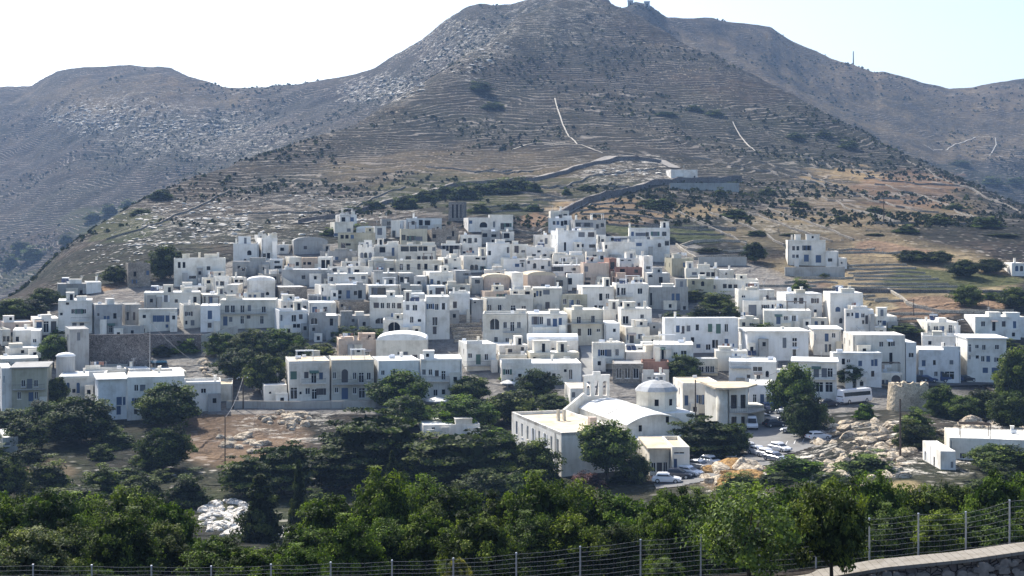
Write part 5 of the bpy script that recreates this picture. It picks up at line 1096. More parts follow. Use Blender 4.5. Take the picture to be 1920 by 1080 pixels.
def crown_mesh(name,shape,ncl,nlf,leaf,seed,core=True):
    r=np.random.RandomState(seed); C=[];S=[];T=[]
    z0={'dome':.0,'tall':.22,'bush':0,'cyp':.0,'pine':.0,'fore':.0,'foretall':.36,'airy':.34}[shape]
    for k in range(ncl):
        d=np.array([math.sqrt(max(0,1-(1-2*(k+.5)/ncl)**2))*math.cos(k*2.39996),math.sqrt(max(0,1-(1-2*(k+.5)/ncl)**2))*math.sin(k*2.39996),1-2*(k+.5)/ncl])+r.randn(3)*.16; d/=np.linalg.norm(d); lump=1+.13*math.sin(3*math.atan2(d[1],d[0])+seed)+.10*math.sin(5*d[2]+2*seed+2*math.atan2(d[1],d[0]))
        rad=(.72+.3*r.rand())*lump if k%4 else r.uniform(.2,.8)
        if shape=='cyp':
            z=r.rand(); wv=.5*(1-z)**.75*(.55+.45*min(1,z*5)); a=r.rand()*6.283; q=math.sqrt(r.rand()); C.append((math.cos(a)*wv*q,math.sin(a)*wv*q,z*.97+.02)); S.append(.05+.05*(1-z))
        else:
            zz=d[2]; 
            if shape in('bush','dome','fore') and zz<-.2: zz*=.9
            hh=(1-z0)/2; x=d[0]*rad*.46; y=d[1]*rad*.46; z=z0+hh+zz*rad*hh*.93
            if shape in('dome','pine','fore') and zz<0: x*=1.12; y*=1.12
            if shape=='pine': z=z0+(1-z0)*(round((z-z0)/(1-z0)*5)/5)+r.randn()*.02; z=min(z,.98)
            if shape=='bush': z=abs(z0+zz*rad)*.93 if zz>0 else rad*.2*r.rand()
            C.append((x,y,z)); S.append((.075 if 'fore' not in shape else .055)+.05*r.rand())
        T.append(.5+.28*r.randn())
    C=np.array(C);S=np.array(S);T=np.array(T)
    per=nlf//ncl; ci=np.repeat(np.arange(ncl),per); N=len(ci)
    g=r.randn(N,3); g/=np.linalg.norm(g,axis=1)[:,None]; g*=(r.rand(N)**.5)[:,None]
    P=C[ci]+g*S[ci][:,None]*np.array([1.25,1.25,.85 if shape!='pine' else .4])
    cen=np.array([0,0,.5]); out=P-cen; out/=np.linalg.norm(out,axis=1)[:,None]+1e-6
    nrm=out*.7+r.randn(N,3)*.6+np.array([0,0,.35]); nrm/=np.linalg.norm(nrm,axis=1)[:,None]
    t=np.cross(nrm,r.randn(N,3)); t/=np.linalg.norm(t,axis=1)[:,None]+1e-6; b=np.cross(nrm,t)
    s=leaf*(.55+.8*r.rand(N))[:,None]; e=s*(.45+.3*r.rand(N))[:,None]
    V=np.stack([P-t*s*.5,P+b*e*.5,P+t*s*.5,P-b*e*.5],1).reshape(-1,3)
    V[:,2]=np.clip(V[:,2],0,1.02)
    tone=np.clip(T[ci]+.22*r.randn(N),0,1)
    nv=len(V); Fq=np.arange(nv).reshape(-1,4)
    verts=[V]; tn=[np.repeat(tone,4)]; faces=[Fq.ravel()]; tot=[np.full(N,4)]
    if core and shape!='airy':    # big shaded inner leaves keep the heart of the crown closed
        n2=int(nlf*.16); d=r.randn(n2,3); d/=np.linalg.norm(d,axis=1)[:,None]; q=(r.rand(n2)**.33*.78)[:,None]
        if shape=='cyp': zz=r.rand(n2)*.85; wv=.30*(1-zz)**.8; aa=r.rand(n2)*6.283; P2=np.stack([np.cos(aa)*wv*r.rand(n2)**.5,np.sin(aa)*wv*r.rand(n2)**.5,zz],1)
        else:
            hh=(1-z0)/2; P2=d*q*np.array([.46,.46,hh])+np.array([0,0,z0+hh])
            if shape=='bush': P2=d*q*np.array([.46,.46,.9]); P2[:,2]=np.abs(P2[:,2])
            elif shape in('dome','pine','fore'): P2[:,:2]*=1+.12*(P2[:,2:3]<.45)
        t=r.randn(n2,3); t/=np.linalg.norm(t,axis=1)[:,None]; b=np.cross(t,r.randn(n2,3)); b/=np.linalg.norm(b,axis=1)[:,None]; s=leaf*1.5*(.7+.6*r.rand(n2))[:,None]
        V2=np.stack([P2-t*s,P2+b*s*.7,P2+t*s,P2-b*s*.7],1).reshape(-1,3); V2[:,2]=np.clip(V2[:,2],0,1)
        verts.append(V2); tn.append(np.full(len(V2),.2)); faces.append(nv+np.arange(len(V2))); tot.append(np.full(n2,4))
    V=np.concatenate(verts); tn=np.concatenate(tn); L_=np.concatenate(faces).astype(np.int32); tot=np.concatenate(tot).astype(np.int32)
    me=bpy.data.meshes.new(name); me.vertices.add(len(V)); me.vertices.foreach_set('co',V.ravel()); me.loops.add(len(L_)); me.loops.foreach_set('vertex_index',L_)
    me.polygons.add(len(tot)); me.polygons.foreach_set('loop_start',np.concatenate([[0],np.cumsum(tot)[:-1]]).astype(np.int32)); me.polygons.foreach_set('loop_total',tot); me.update(); me.validate()
    at=me.attributes.new('tone','FLOAT_COLOR','POINT'); d=np.ones((len(V),4),np.float32); d[:,0]=tn; d[:,1]=tn; d[:,2]=tn; at.data.foreach_set('color',d.ravel())
    me.materials.append(M_LEAF); return me
def trunk_mesh(shape,seed):
    r=random.Random(seed); b=MB(); top={'dome':.55,'tall':.75,'bush':.4,'cyp':.8,'pine':.8,'fore':.6,'foretall':.72,'airy':.8}[shape]; w=.035 if 'fore' in shape else .03
    p=Vector((0,0,-.03)); rad=w
    zs=[.0,.12,.24,.36]; pts=[Vector((0,0,-.04))]
    for k in range(4): pts.append(Vector((r.uniform(-.02,.02)*k,r.uniform(-.02,.02)*k,top*(k+1)/4)))
    for k in range(4): b.tube(pts[k],pts[k+1],w*(1-.2*k),w*(1-.2*(k+1)),7,0,False)
    for k in range(7):
        s=pts[1].lerp(pts[3],r.random()); a=r.uniform(0,6.28); e=s+Vector((math.cos(a)*r.uniform(.15,.32),math.sin(a)*r.uniform(.15,.32),r.uniform(.12,.3))); 
        if shape=='cyp': e=s+Vector((math.cos(a)*.06,math.sin(a)*.06,.1))
        if e.z>.9: e.z=.9
        b.tube(s,e,w*.45,w*.15,5,0,False)
    o=b.build('trunk',M_BARK); me=o.data; bpy.data.objects.remove(o); return me
PROTO={}
SPEC={'dome':(90,11000,.046,4),'tall':(80,10000,.046,2),'bush':(70,7500,.052,3),'cyp':(70,6000,.045,1),'pine':(100,12000,.046,3),'fore':(130,19000,.031,4),'foretall':(110,14000,.036,2),'airy':(85,6500,.036,1)}
for k,(nc,nl,lf,nvar) in SPEC.items():
    PROTO[k]=[(crown_mesh('crown',k,nc,nl,lf,17*v+len(k)),trunk_mesh(k,v)) for v in range(nvar)]
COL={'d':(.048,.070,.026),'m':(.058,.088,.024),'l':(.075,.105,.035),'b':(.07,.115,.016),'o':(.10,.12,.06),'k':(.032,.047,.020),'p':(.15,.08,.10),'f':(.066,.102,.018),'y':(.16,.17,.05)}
cnt=[0]
def tree(kind,px,ytop,w,Y,c,label,group=None,name=None):
    cnt[0]+=1; r=random.Random(cnt[0]*31); g=G3(px,Y); H=max(.6,P3(px,ytop,Y).z-g.z); W=w/F*Y
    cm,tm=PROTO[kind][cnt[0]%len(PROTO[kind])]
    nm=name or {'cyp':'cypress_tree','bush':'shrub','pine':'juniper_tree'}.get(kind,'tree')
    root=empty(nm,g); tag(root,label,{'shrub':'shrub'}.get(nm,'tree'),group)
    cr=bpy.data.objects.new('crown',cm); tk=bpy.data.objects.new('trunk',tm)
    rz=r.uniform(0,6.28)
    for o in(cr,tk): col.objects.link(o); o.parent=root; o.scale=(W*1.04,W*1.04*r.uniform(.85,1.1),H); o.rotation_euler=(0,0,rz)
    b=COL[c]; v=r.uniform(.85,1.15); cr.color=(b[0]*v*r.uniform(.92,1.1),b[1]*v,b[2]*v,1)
    return root
def T(kind,px,ytop,w,yb,c,label,group=None,y0=190,name=None): return tree(kind,px,ytop,w,invY(px,yb,y0),c,label,group,name)
# --- foreground belt behind the fence
rr=random.Random(77)
gA='trees in the dense belt behind the wire fence'
for i in range(27):
    px=-60+i*77+rr.uniform(-14,14)
    if 385<px<585: continue
    top=np.interp(px,[-60,60,200,380,530,700,900,1050,1250,1400,1560,1800,2000],[908,902,912,950,918,892,900,892,892,920,898,892,870])+rr.uniform(-16,22)
    tree('fore',px,top,rr.uniform(120,155),82+rr.uniform(-6,8),rr.choice('fffmf'),'broad glossy leaved tree in the tall back row of the belt behind the fence',gA)
for i in range(24):
    px=-40+i*86+rr.uniform(-16,16)
    if 425<px<545: continue
    top=np.interp(px,[-60,100,250,380,470,560,700,1000,1300,1600,1950],[985,968,955,985,1012,985,962,960,965,958,940])+rr.uniform(-10,14)
    tree('fore',px,top,rr.uniform(120,150),66+rr.uniform(-3,3),rr.choice('ffmdm'),'lower broad leaved tree in the front row of the belt behind the fence',gA+', front row')
tree('fore',60,988,170,55,'o','pale olive toned shrub tree at the bottom left corner')
tree('fore',-30,1010,120,54,'o','pale olive toned shrub cut by the left photo edge')
tree('fore',190,1062,70,52,'b','small bright green shrub at the bottom edge, left')
tree('fore',470,1022,120,58,'f','bright low tree in the gap in front of the white rubble')
tree('fore',562,1018,100,59,'f','second low tree right of the gap before the white rubble')
tree('airy',1405,912,200,44.6,'l','open leafy roadside tree with slim trunk, left of the pair at lower right')
tree('foretall',1560,908,150,44.9,'m','leafy roadside tree with forked trunk, right of the pair at lower right')
tree('fore',860,1042,50,51,'y','small yellow green shrub against the fence near the bottom centre')
tree('fore',1250,1046,60,50.5,'l','small pale shrub under the open roadside tree')
# --- valley and garden trees
for a in [
 ('dome',150,742,128,830,'k','large dark round tree left of the white three level house'),('dome',95,748,90,815,'d','dark tree behind the grey shed at left'),('dome',48,780,96,845,'k','dark tree at the lower left edge beside the shed'),
 ('dome',20,768,70,800,'d','dark tree touching the left photo edge below the olive house'),
 ('dome',315,716,112,800,'d','round dark tree in front of the white three level house'),('dome',308,798,96,880,'k','dark tree on the slope below the three level house'),
 ('bush',90,856,98,920,'d','smooth rounded shrub at lower left'),('bush',192,866,92,925,'m','rounded green shrub beside the smooth rounded shrub'),('dome',262,890,90,950,'d','dark bush tree below the sunny soil triangle'),('bush',350,880,90,950,'k','dark thicket shrub left of the white rubble'),
 ('dome',10,850,80,935,'d','dark tree at left edge above the belt'),('bush',130,905,140,960,'d','wide dark shrub above the left part of the belt'),
 ('bush',350,632,52,660,'b','bright green shrub against the dark stone wall'),('bush',305,645,50,664,'k','dark shrub against the dark stone wall'),
 ('dome',418,622,72,668,'m','first garden tree from the left below the curved wall'),('dome',470,618,80,672,'d','second garden tree below the curved wall'),('dome',520,616,82,668,'m','third garden tree below the curved wall'),('dome',548,622,50,660,'d','fourth garden tree below the curved wall'),
 ('dome',495,660,84,735,'d','dark round tree above the street left of the terrace row'),('dome',445,655,80,710,'k','shaded tree in the dark garden below the curved wall'),('dome',555,645,60,690,'k','shaded tree behind the two storey terrace'),
 ('dome',600,642,56,668,'l','dusty green tree left of the roofless ruin'),('bush',650,610,66,640,'m','spreading shrub below the plain grey wall house'),('bush',690,606,80,642,'m','spreading shrub beside the tall dark arch'),
 ('dome',752,694,108,765,'m','leafy green tree covering the pale blue street house'),('dome',722,712,60,762,'m','small leafy tree at the right end of the street terrace'),('dome',765,738,96,800,'l','grey green tree below the leafy street tree'),
 ('dome',868,742,108,800,'b','bright green tree right of the cream parasol'),('dome',880,704,84,752,'m','courtyard tree right of the dark storey street house'),('dome',962,728,110,790,'d','arching dark tree in the central courtyard'),('dome',905,750,70,800,'m','mid green tree in the central courtyard'),
 ('dome',1008,692,76,745,'k','shadowed tree in front of the long bright white house'),('dome',1035,738,70,775,'d','small dark tree above the long flat tan roof'),('bush',965,690,60,712,'b','bright vine shrub on the long bright white house'),
 ('bush',930,800,60,815,'b','flat bright hedge left of the long building'),('bush',1090,735,70,760,'m','green shrub under the bell gable'),
 ('pine',700,768,195,905,'k','great dark juniper in the middle of the valley'),('pine',640,830,130,915,'k','dark juniper left of the great juniper'),('pine',530,828,130,925,'d','dark conifer with drooping boughs left of centre'),('pine',470,855,110,930,'d','dark conifer at the left end of the valley conifers'),
 ('pine',855,806,200,915,'d','broad olive dark juniper right of the great juniper'),('pine',930,800,110,900,'d','dark tree between broad juniper and long building'),('dome',795,830,110,915,'d','round bush tree in front of the broad juniper'),
 ('dome',1000,824,92,905,'m','feathery green tree against the long building'),('dome',905,880,100,950,'d','low dark tree above the belt left of the long building'),('dome',975,885,80,935,'l','dry looking bush before the long building'),
 ('tall',1137,790,116,905,'l','big sunlit pepper tree standing before the church'),('dome',1195,850,50,905,'o','grey green small tree between pepper tree and kiosk house'),
 ('pine',1325,782,120,862,'k','wide dark spreading tree left of the car park'),('dome',1378,795,60,850,'d','dark rounded tree at the edge of the car park'),('bush',1235,845,36,858,'y','yellow green vine over the kiosk house'),
 ('dome',1282,665,68,712,'d','leafy dark tree right of the reddish house'),('tall',1488,682,90,800,'l','tall dark tree in front of the modern slab roof house'),('dome',1508,735,80,822,'k','dense dark round tree beside the parked cars'),('dome',1462,730,40,765,'m','small tree left of the tall dark tree'),
 ('dome',1592,684,56,722,'d','small dark tree in front of the blue white road house'),
 ('bush',1300,540,60,562,'d','shrub mass at the left of the hedge slope'),('bush',1345,546,74,575,'m','wide shrub in the middle of the hedge slope'),('bush',1368,565,50,600,'d','dark shrub at the lower right of the hedge slope'),('bush',1325,570,70,598,'k','shadowed shrub at the foot of the hedge slope'),
 ('bush',1430,602,70,625,'b','green grassy shrub below the pointed arch house'),('bush',1262,583,50,600,'d','small shrub behind the large mansion'),
 ('bush',1495,846,122,915,'b','vivid green round bush below the parked cars'),('bush',1626,845,112,912,'m','dark green round bush in front of the pale rocks'),('bush',1716,762,76,812,'m','green bush in front of the windmill tower'),('bush',1622,750,46,785,'b','bright bush left of the windmill tower'),
 ('bush',1715,785,88,835,'k','shaded bush at the foot of the windmill'),
 ('dome',1765,722,66,782,'m','tree right of the windmill tower'),('dome',1805,742,66,790,'m','second tree right of the windmill tower'),('dome',1850,728,76,790,'d','third tree right of the windmill tower'),('bush',1782,756,50,785,'d','clipped grey green bush right of the windmill'),
 ('dome',1906,650,76,760,'m','tall green tree at the right edge beside the three storey house'),('dome',1895,735,80,808,'d','dark tree at the right edge above the rocks'),
 ('dome',1872,832,112,905,'m','green tree hiding the long bright house at lower right'),('dome',1920,846,70,910,'d','dark tree at the lower right edge'),
 ('dome',1815,534,58,574,'m','green tree at the top of the brown ploughed field'),('dome',1902,538,66,578,'d','dark tree at the right edge above the long one storey house'),('bush',1860,545,40,560,'m','small shrub between two field trees'),
 ('dome',1712,468,60,492,'k','first dark tree in the shaded row beyond the terraces'),('dome',1758,470,56,494,'k','second dark tree in the shaded row beyond the terraces'),('dome',1808,486,58,520,'k','round dark tree above the terraces at right'),('dome',1856,484,56,512,'k','dark tree near the small arcaded house'),('bush',1690,605,80,622,'d','dark hedge behind the glazed porch house'),('bush',1665,612,50,628,'d','dark hedge beside the field edge house'),('bush',1880,633,60,646,'l','dusty shrub below the long one storey house'),('bush',1822,625,80,638,'l','dry shrub left of the dusty shrub'),
 ('dome',1415,452,44,492,'k','round dark tree beside the oval terrace'),('bush',1500,520,40,546,'l','pale green bush under the curved wall of the lone house'),('bush',1545,512,30,520,'m','low bush below the lone terrace house'),
 ('bush',1330,462,60,472,'k','dark low shrub inside the oval terrace'),
 ('dome',215,496,50,532,'k','dark tree left of the square ruined tower house'),('dome',308,460,60,524,'k','tall dark tree right of the ruined tower house'),('dome',335,470,44,505,'k','dark tree behind the nearly blank grey white house'),('dome',85,538,56,575,'d','dark tree left of the low grey flat house'),('dome',55,560,70,592,'k','dark tree mass above the left edge houses'),('dome',20,560,70,600,'m','green tree at the left edge above the long brownish wall'),
 ('bush',125,600,0.1,625,'m','') ,
 ('tall',100,628,60,690,'m','dark green tree behind the round water tower'),('bush',118,612,50,625,'b','bright vine foliage over the open porch'),('dome',105,705,50,760,'m','grey green tree right of the olive house'),
 ('bush',680,418,52,440,'m','green shrub beside the horned topmost house'),('bush',620,425,40,440,'m','small green shrub left of the topmost houses'),
 ]:
    if a[2]<1: continue
    if a[3]<1: continue
    T(*a)
tree('cyp',735,846,52,172,'k','narrow dark cypress in front of the great juniper')
tree('cyp',488,890,112,150,'k','pointed black cypress beside the white rubble')
tree('cyp',560,862,44,160,'k','slim dark cypress left of the great juniper')
T('bush',1102,880,74,912,'p','pink flowering bougainvillea at the foot of the long building',name='bougainvillea_shrub')
T('bush',762,782,26,800,'p','small reddish flowering bush left of the cream curved house',name='flowering_shrub')
# trees on the slopes above the village (beyond the last houses)
gS='dark trees on the mountain foot'
for i,(px,yt,w,yb) in enumerate(((60,458,60,490),(40,448,40,470),(20,474,36,500),(125,434,34,458),(205,378,40,398),(175,396,40,410),(240,372,40,388),(300,352,50,372),(265,390,50,402),(760,362,60,392),(800,350,60,378),(835,345,60,372),(870,340,66,374),(905,338,60,366),(940,332,80,362),(975,330,66,358),(1000,338,40,360),(900,378,40,398),(1000,380,36,395),(960,378,46,392),(1062,350,20,365),(1100,345,40,356),(1240,368,60,392),(1210,372,40,386),(1350,350,28,372),(1380,388,54,408),(1372,340,30,352),(1440,350,40,366),(1500,375,40,390),(1590,260,40,275),(1490,248,40,262),(1545,245,36,258),(1340,205,40,220),(1300,196,40,210),(1250,208,44,222),(900,150,46,170),(925,190,50,205),(700,372,50,392),(660,385,46,400),(1640,385,44,400),(1580,402,40,415),(1700,420,50,436),(1760,402,50,420),(1850,400,60,425),(1880,440,60,462),(1790,380,46,395),(1905,330,40,350),(1860,330,50,350),(1800,300,44,315),(1420,430,44,444),(1480,438,40,448),(1640,470,40,480))):
    y0=445 if px>150 else 400
    T('bush',px,yt,w,yb,'d','dark evergreen shrub tree scattered on the mountain foot above the village',gS,y0,name='tree')
# scrub that nobody could count, spread over the mountain
def scrub():
    r=np.random.RandomState(9); m0=90000; px=r.uniform(-150,2080,m0); Y=460*np.exp(r.rand(m0)*math.log(1700/460)); X=(px-CX)/F*Y
    dens=np.maximum(0,vnoise(X/70,Y/70,5)*3.2+vnoise(X/25,Y/25,6)*1.5+.15); ok=np.where(r.rand(m0)<=dens)[0][:11000]
    P=[(X[k],Y[k],ground(X[k],Y[k])) for k in ok]; s=(r.uniform(.3,1.0,len(ok))**1.5*1.4*(1+Y[ok]/1400))
    P=np.array(P);s=np.array(s); n=len(P)
    V=[];m=9
    ang=r.rand(n,m)*6.28; el=r.rand(n,m)*1.2; rad=r.rand(n,m)
    cx=P[:,0,None]+np.cos(ang)*s[:,None]*.6*rad; cy=P[:,1,None]+np.sin(ang)*s[:,None]*.6*rad; cz=P[:,2,None]+s[:,None]*(.15+.45*(1-rad)*1.0)
    c=np.stack([cx,cy,cz],2).reshape(-1,3); ss=np.repeat(s,m)*.42; N=len(c)
    t=r.randn(N,3); t/=np.linalg.norm(t,axis=1)[:,None]; b=np.cross(t,r.randn(N,3)); b/=np.linalg.norm(b,axis=1)[:,None]
    V=np.stack([c-t*ss[:,None],c+b*ss[:,None]*.8,c+t*ss[:,None],c-b*ss[:,None]*.8],1).reshape(-1,3)
    me=bpy.data.meshes.new('scrub'); me.vertices.add(len(V)); me.vertices.foreach_set('co',V.ravel()); me.loops.add(len(V)); me.loops.foreach_set('vertex_index',np.arange(len(V),dtype=np.int32)); me.polygons.add(N); me.polygons.foreach_set('loop_start',np.arange(0,4*N,4,dtype=np.int32)); me.polygons.foreach_set('loop_total',np.full(N,4,dtype=np.int32)); me.update()
    at=me.attributes.new('tone','FLOAT_COLOR','POINT'); d=np.ones((len(V),4),np.float32); d[:,:3]=np.repeat(np.clip(.45+.2*r.randn(n),0,1),m*4)[:,None]; at.data.foreach_set('color',d.ravel())
    me.materials.append(M_LEAF); o=bpy.data.objects.new('scrub',me); col.objects.link(o); o.color=(.028,.036,.022,1); tag(o,kind='stuff',label='low grey green scrub dotting the whole mountainside',cat='scrub')
scrub()
# ------------------------------------------------------------------ boulders
def rockmat(name,c,dark):
    m,nt,b=newmat(name); g=nt.nodes.new('ShaderNodeNewGeometry'); p=g.outputs['Position']
    wv=nt.nodes.new('ShaderNodeVectorMath'); wv.operation='ADD'; nt.links.new(p,wv.inputs[0]); nt.links.new(vecmul(nt,nz(nt,p,.9,4,.6,1),(1.2,1.2,1.2)),wv.inputs[1])
    vb=nt.nodes.new('ShaderNodeTexVoronoi'); vb.feature='DISTANCE_TO_EDGE'; vb.inputs['Scale'].default_value=.9; nt.links.new(vecmul(nt,wv.outputs[0],(1,1,2.4)),vb.inputs['Vector'])
    e=ramp(nt,vb.outputs['Distance'],[(.01,(.35,.32,.28)),(.08,(1,1,1))]); f=ramp(nt,nz(nt,p,.7,6,.7),[(.32,dark),(.6,c)])
    nt.links.new(mix(nt,1.0,f,e,'MULTIPLY'),b.inputs['Base Color']); b.inputs['Roughness'].default_value=.95; bump(nt,b,mth(nt,'ADD',vb.outputs['Distance'],nz(nt,p,2.5,5,.7)),.8,.25); return m
M_ROCK={'t':rockmat('tan_boulder',(.62,.53,.40),(.32,.26,.19)),'w':rockmat('white_marble_rubble',(.80,.76,.68),(.50,.46,.40)),'o':rockmat('ochre_rock',(.46,.28,.11),(.25,.16,.09)),'g':simple('grey_limestone',(.66,.61,.53),.95,0,.3,.7)}
def boulder_mesh(seed,mat):
    import bmesh
    bm=bmesh.new(); bmesh.ops.create_icosphere(bm,subdivisions=3,radius=1); r=random.Random(seed); off=Vector((seed*3.1,seed*1.7,0))
    pl=[Vector((r.uniform(-1,1),r.uniform(-1,1),r.uniform(-.4,1))).normalized() for _ in range(16)]
    for v in bm.verts:
        d=v.co.normalized(); k=1.0
        for p in pl:
            q=d.dot(p)
            if q>.5: k=min(k,.60/q)
        v.co=d*k*(1+.10*noise.noise(d*1.6+off)+.03*noise.noise(d*8+off))
    me=bpy.data.meshes.new('boulder'); bm.to_mesh(me); bm.free(); me.materials.append(M_ROCK[mat]); return me
BM={k:[boulder_mesh(s+ord(k),k) for s in range(5)] for k in M_ROCK}
FARROCK=MB()
def farrocks(n,cx,cy,rx,ry,smin,smax,mat,label,group,seed,y0=100,lift=.25):
    r=random.Random(seed)
    for k in range(n):
        a=r.uniform(0,6.28); q=math.sqrt(r.random()); px=cx+math.cos(a)*q*rx; py=cy+math.sin(a)*q*ry; Y=invY(px,py,y0); g=G3(px,Y); s=r.uniform(smin,smax)
        M=Matrix.Translation(g+Vector((0,0,s*.1)))@Matrix.Rotation(r.uniform(0,6.28),4,'Z')@Matrix.Rotation(r.uniform(-.3,.3),4,'X')@Matrix.Diagonal((s*r.uniform(.9,1.7),s,s*r.uniform(.22,.42),1)); me=BM[mat][k%5]; n0=len(FARROCK.v)
        FARROCK.v+=[tuple(M@v.co) for v in me.vertices]
        for p in me.polygons: FARROCK.f.append(tuple(n0+i for i in p.vertices)); FARROCK.m.append(0)
def rocks(n,cx,cy,rx,ry,smin,smax,mat,label,group,seed,y0=100,lift=.25,cat='rock',y1=2600):
    r=random.Random(seed)
    for k in range(n):
        a=r.uniform(0,6.28); q=math.sqrt(r.random()); px=cx+math.cos(a)*q*rx; py=cy+math.sin(a)*q*ry; Y=invY(px,py,y0,y1); g=G3(px,Y); s=r.uniform(smin,smax)
        o=bpy.data.objects.new('marble_block' if mat=='w' else 'boulder',BM[mat][k%5]); col.objects.link(o); o.location=(g.x,g.y,g.z+s*lift*r.uniform(-.3,1)); o.scale=(s*r.uniform(.9,1.9),s*r.uniform(.8,1.2),s*r.uniform(.35,.8)); o.rotation_euler=(r.uniform(-.3,.3),r.uniform(-.4,.4),r.uniform(0,6.28)); tag(o,label,cat,group)
rocks(78,1620,830,95,42,.6,1.7,'t','tan boulder on the rocky knoll between car park and windmill','boulders on the knoll',1)
rocks(48,1600,880,110,34,.5,1.4,'t','tan boulder on the lower slope of the rocky knoll','boulders low on the knoll',2)
rocks(45,1850,812,85,20,.8,1.9,'t','tan slab rock on the slope right of the windmill','rocks right of the windmill',3)
rocks(30,1370,885,60,26,.8,2.0,'t','tan boulder round the orange earth mound','boulders round the orange mound',4)
rocks(26,1380,895,34,24,1.2,2.6,'o','ochre rock of the orange earth mound','ochre rocks',5)
rocks(125,432,972,58,36,.35,1.1,'w','white marble block in the bright rubble heap at lower left','white rubble',6,120)
rocks(14,540,1000,20,20,.4,.9,'w','white marble block right of the pointed black cypress','white rubble beside the cypress',7,120)
rocks(26,540,790,50,16,.8,1.7,'t','tan rock on the slope under the street terrace','rocks under the street terrace',8)
rocks(16,450,830,50,20,.8,1.6,'t','tan rock beside the utility wires on the left slope','rocks on the left slope',9)
rocks(10,388,690,10,34,.9,1.6,'t','ochre outcrop rock below the curved wall','outcrop below the curved wall',10)
farrocks(110,720,165,75,22,1.0,3.4,'g','pale rock outcrop on the left shoulder of the peak','outcrops on the peak shoulder',11,700)
farrocks(80,860,90,90,50,1.0,2.8,'g','pale crag stone high on the main peak','crags on the peak',12,700)
farrocks(90,370,410,110,36,.6,1.7,'g','pale rock on the grey slope left above the village','rocks left above the village',13,430)
farrocks(110,330,240,130,22,1.2,3.4,'g','pale cliff stone on the far left hillside','cliff stones far left',14,900)
farrocks(70,160,225,70,25,1.2,3.2,'g','pale scree stone on the far left hillside','scree far left',15,900)
farrocks(40,1180,325,70,8,.7,1.8,'g','pale rock below the bend of the mountain road','rocks below the road bend',16,470)
farrocks(150,340,430,150,46,.4,1.3,'g','','',31,430)
farrocks(120,560,400,160,40,.5,1.4,'g','','',32,430)
farrocks(60,240,480,90,30,.4,1.0,'g','','',33,400)
tag(FARROCK.build('scattered_rocks',M_ROCK['g']),'pale crags and loose rocks scattered over the mountain flanks','rocks',None,'stuff')
# undergrowth in the valley
ru=random.Random(4)
for k in range(46):
    px=ru.uniform(-40,1000) if k<30 else ru.uniform(1000,1920); yb=ru.uniform(900,985) if k>=16 else ru.uniform(810,900)
    if 370<px<520 or (px<1000 and 380<px and yb<860): continue
    T('bush',px,yb-ru.uniform(22,40),ru.uniform(50,90),yb,ru.choice('dkdm'),'dark undergrowth shrub on the valley floor between the village and the belt','undergrowth shrubs in the valley',100)
# ------------------------------------------------------------------ vehicles
PAINT={'white':simple('white_car_paint',(.75,.75,.75),.25),'silver':simple('silver_car_paint',(.42,.43,.45),.25,.5),'dark':simple('dark_car_paint',(.03,.035,.05),.2),'blue':simple('blue_car_paint',(.04,.07,.16),.2)}
M_TYRE=simple('tyre_rubber',(.02,.02,.02),.9); M_LAMP=simple('lamp_glass',(.6,.6,.58),.1); M_RED=simple('red_lamp',(.35,.02,.02),.3)
def loft(mb,st,mi=0):
    k=len(mb.v); n=len(st[0])
    for s in st: mb.v+=[tuple(p) for p in s]
    for i in range(len(st)-1):
        for j in range(n-1): mb.f.append((k+i*n+j,k+i*n+j+1,k+(i+1)*n+j+1,k+(i+1)*n+j)); mb.m.append(mi)
    mb.f.append(tuple(k+j for j in range(n))[::-1]); mb.m.append(mi); mb.f.append(tuple(k+(len(st)-1)*n+j for j in range(n))); mb.m.append(mi)
